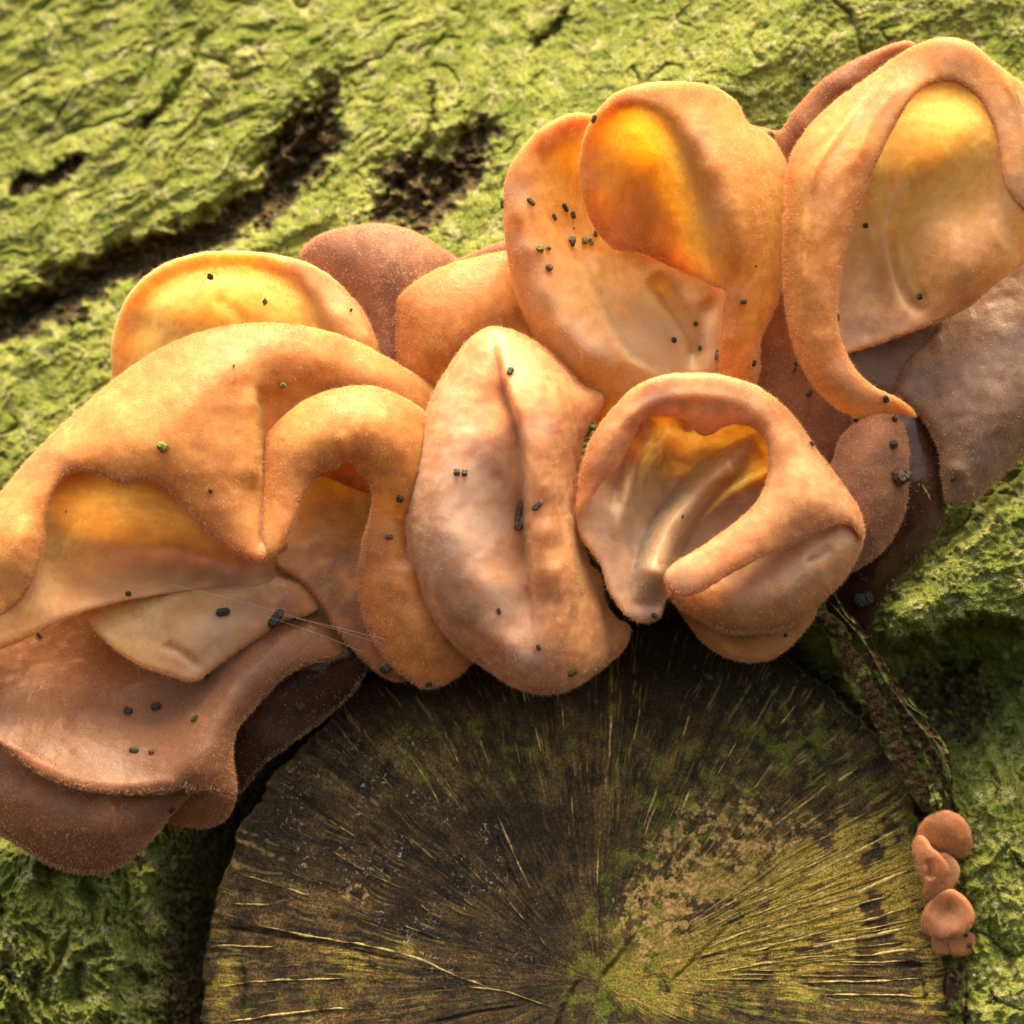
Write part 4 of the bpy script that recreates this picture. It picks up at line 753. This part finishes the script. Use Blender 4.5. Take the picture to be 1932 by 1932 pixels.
lobe(Hh, 'pouch', [(1262,1100,190),(1258,1120,196),(1272,1140,200),(1300,1160,202),(1335,1180,204),(1375,1196,204),(1420,1196,202),(1462,1192,198),(1500,1178,194),(1550,1138,188),(1600,1085,184),(1624,1040,182),(1630,1000,180),(1600,960,170),(1500,960,160),(1400,1010,150),(1300,1060,160)],
     pts=[(1300,1120,230),(1340,1150,236),(1400,1150,244),(1450,1120,244),(1500,1090,240),(1550,1040,232),(1590,1010,222),(1450,1060,206),(1380,1090,214),(1500,1150,226),(1560,1090,226)],
     mat=ORANGE, t=30, a=18, fuzz=.35, bloom=[(1480,1080,70,.9),(1560,1040,50,.8),(1420,1120,50,.5),(1600,1010,26,.6)], brown=[(1350,1170,70,.3),(1500,1160,70,.35)], wr=5, feats=[([(1520,1060),(1545,1050),(1570,1030)],-8,9,'v')])
lobe(Hh, 'ring_rim', [(1088,972,238),(1090,920,240),(1102,860,242),(1124,812,244),(1160,765,252),(1200,728,280),(1250,708,290),(1310,703,292),(1375,710,286),(1440,735,256),(1495,782,214),(1545,852,206),(1590,912,200),(1620,958,198),(1631,1000,198),(1625,1020,202),(1606,990,220),(1580,990,234),(1540,1004,246),(1495,1026,260),(1450,1046,272),(1410,1066,282),(1370,1088,290),(1340,1106,294),(1310,1122,294),(1280,1124,292),(1260,1108,292),(1255,1084,294),(1270,1064,294),(1300,1046,290),(1345,1016,280),(1395,978,268),(1430,942,258),(1446,905,250),(1450,865,246),(1440,825,244),(1415,806,246),(1385,800,252),(1358,810,258),(1338,822,260),(1318,818,262),(1300,798,262),(1270,786,262),(1232,786,262),(1205,806,262),(1188,840,260),(1170,876,256),(1140,908,250),(1110,945,244)],
     pts=[(1120,880,268),(1150,830,282),(1190,780,290),(1250,745,296),(1310,740,296),(1370,748,294),(1430,780,290),(1480,830,282),(1510,890,278),(1520,950,276),(1490,990,280),(1440,1010,290),(1390,1040,298),(1330,1075,308),(1290,1095,308),(1560,940,262),(1600,970,240),(1550,900,242),(1250,770,286),(1330,790,282),(1290,770,288),(1180,830,278),(1480,930,272)],
     mat=PALE, t=26, a=15, fuzz=.3, fz=[(1560,920,80,.4),(1110,860,30,.4),(1450,740,70,.3),(1300,1110,50,.5)], bloom=[(1240,735,50,.5),(1380,735,60,.35),(1290,1090,40,.5),(1500,900,50,.1)],
     feats=[([(1130,860),(1170,800),(1240,755),(1330,745),(1420,765)],5,12,'g')])

# ---- small ears on the edge of the cut branch
S1 = ear(1780, 1610, 60, 'little twisted brown ear at the branch edge, above the button-like one')
lobe(S1, 'upper_cap', [(1728,1580,80),(1742,1548,86),(1774,1528,90),(1808,1536,90),(1830,1562,88),(1834,1592,84),(1824,1616,80),(1808,1620,74),(1780,1606,70),(1745,1600,74)], pts=[(1790,1555,112),(1812,1585,106),(1770,1575,98)], hairs=.35, mat=BUFF, t=22, a=9, fuzz=.4, step=3.2, wr=1, fz=[(1820,1600,12,.3)])
lobe(S1, 'side_flap', [(1775,1606,78),(1800,1620,84),(1812,1640,84),(1808,1662,82),(1788,1682,78),(1765,1680,74),(1760,1640,74)], pts=[(1790,1650,94)], hairs=.35, mat=BUFF, t=14, a=7, fuzz=.35, step=3.2, wr=1, bloom=[(1795,1655,30,.7)])
lobe(S1, 'front_fold', [(1722,1590,90),(1733,1575,96),(1745,1578,102),(1758,1598,106),(1778,1616,106),(1790,1634,104),(1784,1660,100),(1770,1688,98),(1752,1702,96),(1738,1690,92),(1742,1668,92),(1732,1650,92),(1724,1620,90)],
     pts=[(1740,1600,120),(1752,1625,126),(1765,1645,124),(1750,1672,112)], hairs=.35, mat=BUFF, t=18, a=8, fuzz=.5, step=3.2, wr=1.5, feats=[([(1748,1622),(1755,1640),(1752,1660)],-13,5,'v')], bloom=[(1740,1610,25,.2)])
S2 = ear(1788, 1730, 60, 'small round button-like brown ear with a dished face beside the cut branch')
lobe(S2, 'cap', [(1737,1748,84),(1741,1722,90),(1752,1700,94),(1772,1682,96),(1796,1677,96),(1820,1692,94),(1837,1716,92),(1838,1742,90),(1822,1762,88),(1800,1768,88),(1776,1774,86),(1750,1764,84)],
     pts=[(1790,1718,70),(1775,1692,114),(1814,1702,114),(1826,1735,112),(1800,1757,114),(1762,1750,112),(1750,1728,110),(1786,1732,74)], hairs=.35, mat=BUFF, t=20, a=9, fuzz=.35, step=3.2, wr=1, bloom=[(1790,1730,40,.35)])
S3 = ear(1800, 1790, 50, 'tiny puckered brown ear hanging just under the button-like one')
lobe(S3, 'left_frill', [(1760,1764,64),(1790,1758,66),(1800,1780,66),(1790,1800,66),(1765,1800,64),(1758,1785,62)], pts=[(1778,1782,82)], hairs=.35, mat=BUFF, t=18, a=8, fuzz=.4, step=3, wr=1.5)
lobe(S3, 'right_frill', [(1790,1770,70),(1815,1755,74),(1838,1762,74),(1844,1782,72),(1832,1800,70),(1800,1803,68),(1786,1790,68)], pts=[(1816,1780,74),(1830,1772,84),(1806,1772,86),(1812,1795,84),(1830,1792,84)], hairs=.35, mat=BUFF, t=16, a=8, fuzz=.4, step=3, wr=1)

# ================================================================== SMALL THINGS LYING ON THE FUNGI
from mathutils.bvhtree import BVHTree
_vs, _fs, _n = [], [], 0
for o in list(scn.objects):
    if o.type == 'MESH' and o.get('kind') != 'stuff' and not o.name.startswith('wood_ray'):
        me = o.data; co = np.empty(len(me.vertices) * 3, np.float32); me.vertices.foreach_get('co', co)
        k = me.polygons[0].loop_total; li = np.empty(len(me.loops), np.int32); me.loops.foreach_get('vertex_index', li)
        if o.name.startswith('bark_plate'): continue
        _vs.append(co.reshape(-1, 3)); F = li.reshape(-1, k) + _n
        if k == 4: F = np.vstack([F[:, :3], F[:, [0, 2, 3]]])
        _fs.append(F); _n += len(co) // 3
BV = BVHTree.FromPolygons(np.vstack(_vs).tolist(), np.vstack(_fs).tolist(), all_triangles=True)
def on_surface(x, y):
    org = Vector((0, -D * S, 0)); tgt = Vector(W(x, y, 0)); hit = BV.ray_cast(org, (tgt - org).normalized())
    if hit[0] is None: return tgt, Vector((0, -1, 0))
    n = hit[1]
    if n.y > 0: n = -n
    return hit[0], n
def crumb_mat(name, a, c):
    b = NB(name); b.l(b.mix(b.ramp(b.noise(22, 4, .75), .38, .62), a, c), b.p.inputs['Base Color']); b.p.inputs['Roughness'].default_value = .6
    b.l(b.bump(b.noise(26, 4, .7), .8, .0003), b.p.inputs['Normal']); return b.m
CM = {'d': crumb_mat('frass_dark', (.010, .010, .007), (.045, .05, .03)), 'g': crumb_mat('frass_green', (.02, .026, .010), (.07, .08, .03)),
      'b': crumb_mat('crumb_brown', (.03, .018, .01), (.16, .09, .045)), 'm': crumb_mat('crumb_mossy', (.06, .07, .01), (.30, .30, .05)), 'o': crumb_mat('crumb_olive', (.06, .05, .02), (.20, .17, .07))}
def pellet(x, y, k, ang, L, R_, label):
    """k: colour letter; rods are ribbed pellets, round ones crumbs"""
    p, n = on_surface(x, y); col = CM[k]
    me = bpy.data.meshes.new('pellet'); vs = []; fs = []
    rod = L > 1.5 * R_
    nseg, nr_ = (8, 10) if rod else (7, 9)
    for i in range(nseg + 1):
        u = i / nseg
        prof = (min(1, math.sin(math.pi * min(max(u, .03), .97)) * 2.3) if rod else math.sin(math.pi * min(max(u, .02), .98)))
        for j in range(nr_):
            a = 2 * math.pi * j / nr_
            jt = random.uniform(.86, 1.12) if rod else random.uniform(.55, 1.3)
            rr_ = R_ * prof * jt * (1 + (.10 if j % 2 else -.06) * rod)
            vs.append(((u - .5) * 2 * L * random.uniform(.97, 1.03) * (.5 if True else 1), math.cos(a) * rr_, math.sin(a) * rr_ * .85))
    for i in range(nseg):
        for j in range(nr_):
            a, b_ = i * nr_ + j, i * nr_ + (j + 1) % nr_; fs.append((a, b_, b_ + nr_, a + nr_))
    fs.append(tuple(range(nr_))[::-1]); fs.append(tuple(nseg * nr_ + j for j in range(nr_)))
    me.from_pydata([(a * S, b_ * S, c * S) for a, b_, c in vs], [], fs); me.update()
    for q_ in me.polygons: q_.use_smooth = not rod
    nm = 'frass_pellet' if rod else 'crumb'
    o = link(nm, me, col)
    zax = n; xax = Vector((math.cos(math.radians(ang)), 0, math.sin(math.radians(ang)))); xax = (xax - zax * xax.dot(zax)).normalized(); yax = zax.cross(xax)
    from mathutils import Matrix
    M = Matrix((xax, yax, zax)).transposed().to_4x4(); M.translation = p + n * (R_ * .55 * S); o.matrix_world = M
    if rod: tag(o, label, 'pellet', 'pellets of insect frass on the fungi')
    else: tag(o, label, 'crumb', 'crumbs of bark and soil on the fungi')
    return o
PEL = [
 (1001,381,'g',-38,17,4.2,'green ribbed pellet left of and apart from the cluster on the upper middle ear'),
 (1065,392,'d',-42,17,4.2,'blackest ribbed pellet atop the cluster in the upper middle cup'),
 (1080,406,'d',-75,13,4.2,'short pellet lower right of the blackest one in the cup of the upper middle ear'),
 (1045,410,'g',-55,13,3.6,'green pellet lower left of the blackest one in the cup of the upper middle ear'),
 (1082,431,'b',10,4,3,'tiny crumb below the cluster of pellets in the upper middle cup'),
 (1123,441,'d',80,12,3.8,'upright dark pellet against the lower edge of the curled hood'),
 (1076,455,'o',10,17,12,'largest olive crumb in the cup of the upper middle ear'),
 (1102,455,'o',70,13,5,'ribbed olive pellet just right of the largest crumb in the upper middle cup'),
 (1114,456,'o',-65,13,4,'last olive pellet right of the largest crumb, under the hood edge'),
 (1018,470,'m',5,13,6,'yellow-green mossy crumb left of the largest crumb in the upper middle cup'),
 (1033,468,'m',5,8,5,'small mossy crumb between the yellow-green one and the largest crumb'),
 (1035,506,'b',-40,12,6,'greyish brown crumb on the pink lower rim of the upper middle cup'),
 (950,385,'d',80,14,4,'dark pellet stuck on the outer left rim of the upper middle ear'),
 (1122,224,'b',60,15,4,'brown pellet wedged in the notch at the top between cup and hood'),
 (1402,569,'d',0,12,4,'dark pellet lying level on the right flank of the hood'),
 (1425,502,'d',0,4,3,'tiny dark crumb high on the right flank of the hood'),
 (1312,610,'g',60,9,4,'green crumb-like pellet on the pink floor right of the middle of the upper cup'),
 (1270,643,'d',20,8,5,'small round dark crumb low on the floor of the upper middle cup'),
 (1322,657,'g',-70,9,3.6,'small green pellet low in the upper cup, left of the long upright one'),
 (1353,670,'g',80,20,4,'long upright green pellet at the foot of the upper middle cup'),
 (1421,685,'d',70,12,3.8,'dark pellet at the lower tip of the hood flank'),
 (962,702,'g',68,15,5.2,'green pellet near the tip of the upright middle ear, right of its groove'),
 (1526,742,'d',62,13,3.6,'black pellet in the shade beneath the black twig, between the arch and the ring'),
 (1633,426,'d',0,9,4.5,'black crumb on the inner left wall of the large arch'),
 (1739,559,'d',10,12,8,'black crumb on the low lip inside the large arch'),
 (1670,752,'d',-65,14,5,'dark pellet on the lower tip of the large arch'),
 (1666,123,'b',20,10,4,'brown pellet on the outer slope near the top of the large arch'),
 (1455,254,'b',50,8,5,'brown crumb in the notch between the hood and the large arch'),
 (1580,599,'d',85,14,3,'black pellet half under the inner edge of the large arch'),
 (1695,898,'b',25,28,15,'big angular crumb on the round brown ear'),
 (1684,838,'b',0,14,7,'brown crumb above the big angular one on the round brown ear'),
 (1687,790,'b',-30,11,5,'brown pellet at the very top of the round brown ear'),
 (1530,838,'d',-50,9,3.5,'dark pellet on the right shoulder of the ring-shaped ear'),
 (1578,892,'d',-20,6,4,'dark crumb on the right edge of the ring-shaped ear'),
 (1798,902,'d',0,8,7,'round dark crumb low on the big grey flap at the right'),
 (1629,1127,'d',20,34,13,'large black crumb under the wet maroon ear'),
 (1482,1199,'d',-40,6,3.5,'dark pellet on the bottom edge of the ring-shaped ear'),
 (1756,849,'g',0,6,5,'green crumb on the edge of the wet maroon ear'),
 (396,518,'b',55,15,10,'dark brown crumb near the top inside the amber cup'),
 (502,567,'m',0,12,9,'round green crumb hanging in the amber cup'),
 (661,586,'d',0,7,5,'dark crumb on the right rim of the amber cup'),
 (441,691,'m',0,6,5,'small green crumb high on the hood of the biggest ear, left of its crease'),
 (532,726,'m',60,11,6,'yellow-green crumb just right of the top of the crease on the biggest ear'),
 (308,843,'m',-35,20,8,'largest mossy smear-like crumb on the hood of the biggest ear'),
 (397,925,'g',0,9,7,'round green-black crumb above the scalloped lip of the biggest ear'),
 (754,940,'d',70,12,6,'black crumb on the right hump of the biggest ear'),
 (734,1013,'b',5,14,4,'dark brown pellet in the pinch below the right hump'),
 (420,1157,'d',20,24,7,'thick black pellet on the tongue under the biggest ear'),
 (519,1166,'d',48,36,8,'biggest black crumb-rod at the right end of the tongue'),
 (74,1197,'g',-60,14,3.5,'green pellet on the lower lip of the biggest ear, far left'),
 (242,1122,'g',35,10,4.5,'green pellet on the ledge inside the biggest ear'),
 (124,965,'d',0,4,3,'tiny black crumb on the glowing inner wall of the biggest ear'),
 (392,1275,'d',38,19,4,'black pellet tucked under the tip of the tongue'),
 (242,1343,'d',-28,16,6.5,'left one of the two black pellets on the bowl floor of the lowest ear'),
 (295,1335,'d',-10,17,7,'right one of the two black pellets on the bowl floor of the lowest ear'),
 (368,1356,'g',55,14,4,'green pellet on the inner slope of the bowl, beside the fold'),
 (253,1416,'g',-20,17,4.5,'green pellet on the lower floor of the bowl of the lowest ear'),
 (286,1420,'g',0,10,4,'shorter green pellet right beside the green one on the lower bowl floor'),
 (323,1528,'g',20,12,4,'green pellet on the edge of the drooping under lobe'),
 (567,1334,'g',35,16,6,'green pellet in the shade on the dark back wall of the lowest ear'),
 (728,1258,'b',-50,18,11,'dark crumb on the rim of the right hollow of the biggest ear'),
 (809,1290,'d',0,12,4,'black pellet at the bottom tip of the right hump'),
 (862,892,'b',0,11,6,'left brown crumb of the pair on the pale face of the upright middle ear'),
 (876,893,'b',0,10,6,'right brown crumb of the pair on the pale face of the upright middle ear'),
 (1014,953,'b',40,22,5,'brown shred-like pellet on the ridge right of the groove'),
 (978,965,'b',78,42,5,'long furry brown shred in the groove of the upright middle ear'),
 (976,992,'b',70,16,7,'ragged brown tuft at the foot of the long furry shred'),
 (940,1153,'g',-65,12,3.6,'green pellet low on the left face of the upright middle ear'),
 (1016,1221,'d',-70,11,3.6,'black pellet at the bottom end of the groove'),
 (1080,1269,'g',25,17,4.5,'green pellet near the bottom edge of the upright middle ear'),
 (1235,1161,'g',-28,14,4,'green pellet at the lower tip of the pale inner fold of the ring'),
 (1287,975,'b',0,5,4,'tiny reddish crumb on the rolled tube inside the ring'),
 (1337,1279,'o',60,17,12,'olive crumb on the dark cut wood below the ring-shaped ear'),
 (1822,1764,'d',20,6,3.5,'small green-black crumb between the button-like ear and the tiny puckered one'),
 (1829,1783,'d',50,9,4,'dark pellet in the dimple of the tiny puckered ear'),
]
for r_ in PEL: pellet(*r_[:4], r_[4] * (1.12 if r_[4] > 1.5 * r_[5] else .88), r_[5] * (1.05 if r_[4] > 1.5 * r_[5] else .88), r_[6])

def tube(name, pts_, rad0, mat, label, cat, jit=0.0, group=None, sides=6, step=4.0):
    c_ = catmull(pts_, False, step); n = len(c_); tg = np.gradient(c_, axis=0); tg /= np.linalg.norm(tg, axis=1)[:, None]
    nm = np.stack([-tg[:, 1], tg[:, 0], tg[:, 0] * 0], 1); nm /= np.linalg.norm(nm, axis=1)[:, None] + 1e-9; bn = np.cross(tg, nm)
    V_ = []
    for j in range(sides):
        a = 2 * math.pi * j / sides; r_ = rad0 * (1 + jit * rng.normal(0, 1, n)); r_ = r_ * np.clip(np.minimum(np.arange(n), np.arange(n)[::-1]) / 2.0, .3, 1)
        V_.append(c_ + (nm * math.cos(a) + bn * math.sin(a)) * r_[:, None])
    V_ = np.stack(V_, 1).reshape(-1, 3); g = np.arange(n * sides).reshape(n, sides); gn = np.roll(g, -1, 1)
    F = np.stack([g[:-1], gn[:-1], gn[1:], g[1:]], -1).reshape(-1, 4)
    o = link(name, mesh_np(name, WA(V_[:, 0], V_[:, 1], V_[:, 2]), F, True), mat); tag(o, label, cat, group); return o
tube('twig', [(1503,692,150),(1500,684,156),(1512,690,160),(1520,706,160),(1531,724,158)], 3.0, CM['d'], 'black bent twig caught between the ring and the large arch', 'twig', .3)
tube('twig', [(1503,686,150),(1498,700,148),(1495,708,146)], 1.8, CM['d'], 'tiny black twig end beside the bent twig', 'twig', .3)
tube('pine_needle', [(1740,915,150),(1748,929,152),(1756,944,150)], 1.8, CM['m'], 'short yellow needle lying on the wet maroon ear', 'needle', .1)
b = NB('spider_silk'); b.p.inputs['Base Color'].default_value = (.75, .65, .55, 1); b.p.inputs['Roughness'].default_value = .3
for i, (pl, lb) in enumerate([([(300,1098,215),(430,1128,225),(560,1165,215),(720,1215,190)], 'longest spider thread slung under the hood of the biggest ear'),
    ([(520,1158,218),(620,1180,212),(735,1208,200)], 'short spider thread just above the longest one, right end'),
    ([(500,1162,212),(600,1196,200),(690,1232,180)], 'spider thread sagging lowest towards the dark wood'),
    ([(300,1145,226),(255,1180,222),(262,1282,196)], 'faint spider thread hanging from the ledge to the bowl'),
    ([(420,480,196),(470,520,190),(502,567,176),(470,600,160)], 'fine spider thread holding the green crumb in the amber cup')]):
    tube('spider_thread', pl, .33, b.m, lb, 'spider thread', 0, 'spider threads', 3, 8)

JF = empty('jelly_fungus', 1795, 1880, 20); tag(JF, 'dark wrinkled strip of dried jelly in the furrow at the bottom right', 'fungus')
lobe(JF, 'strip_of_jelly', [(1786,1838,24),(1800,1832,26),(1813,1850,26),(1817,1900,26),(1820,1950,26),(1818,2030,24),(1790,2030,24),(1782,1950,24),(1780,1890,24)], pts=[(1798,1860,44),(1803,1900,38),(1797,1930,46),(1803,1980,40)], mat=DARK, t=20, a=9, fuzz=.1, step=3, wr=22, hairs=0, seed=5, bloom=[(1800,1880,30,.5),(1798,1940,30,.5)])
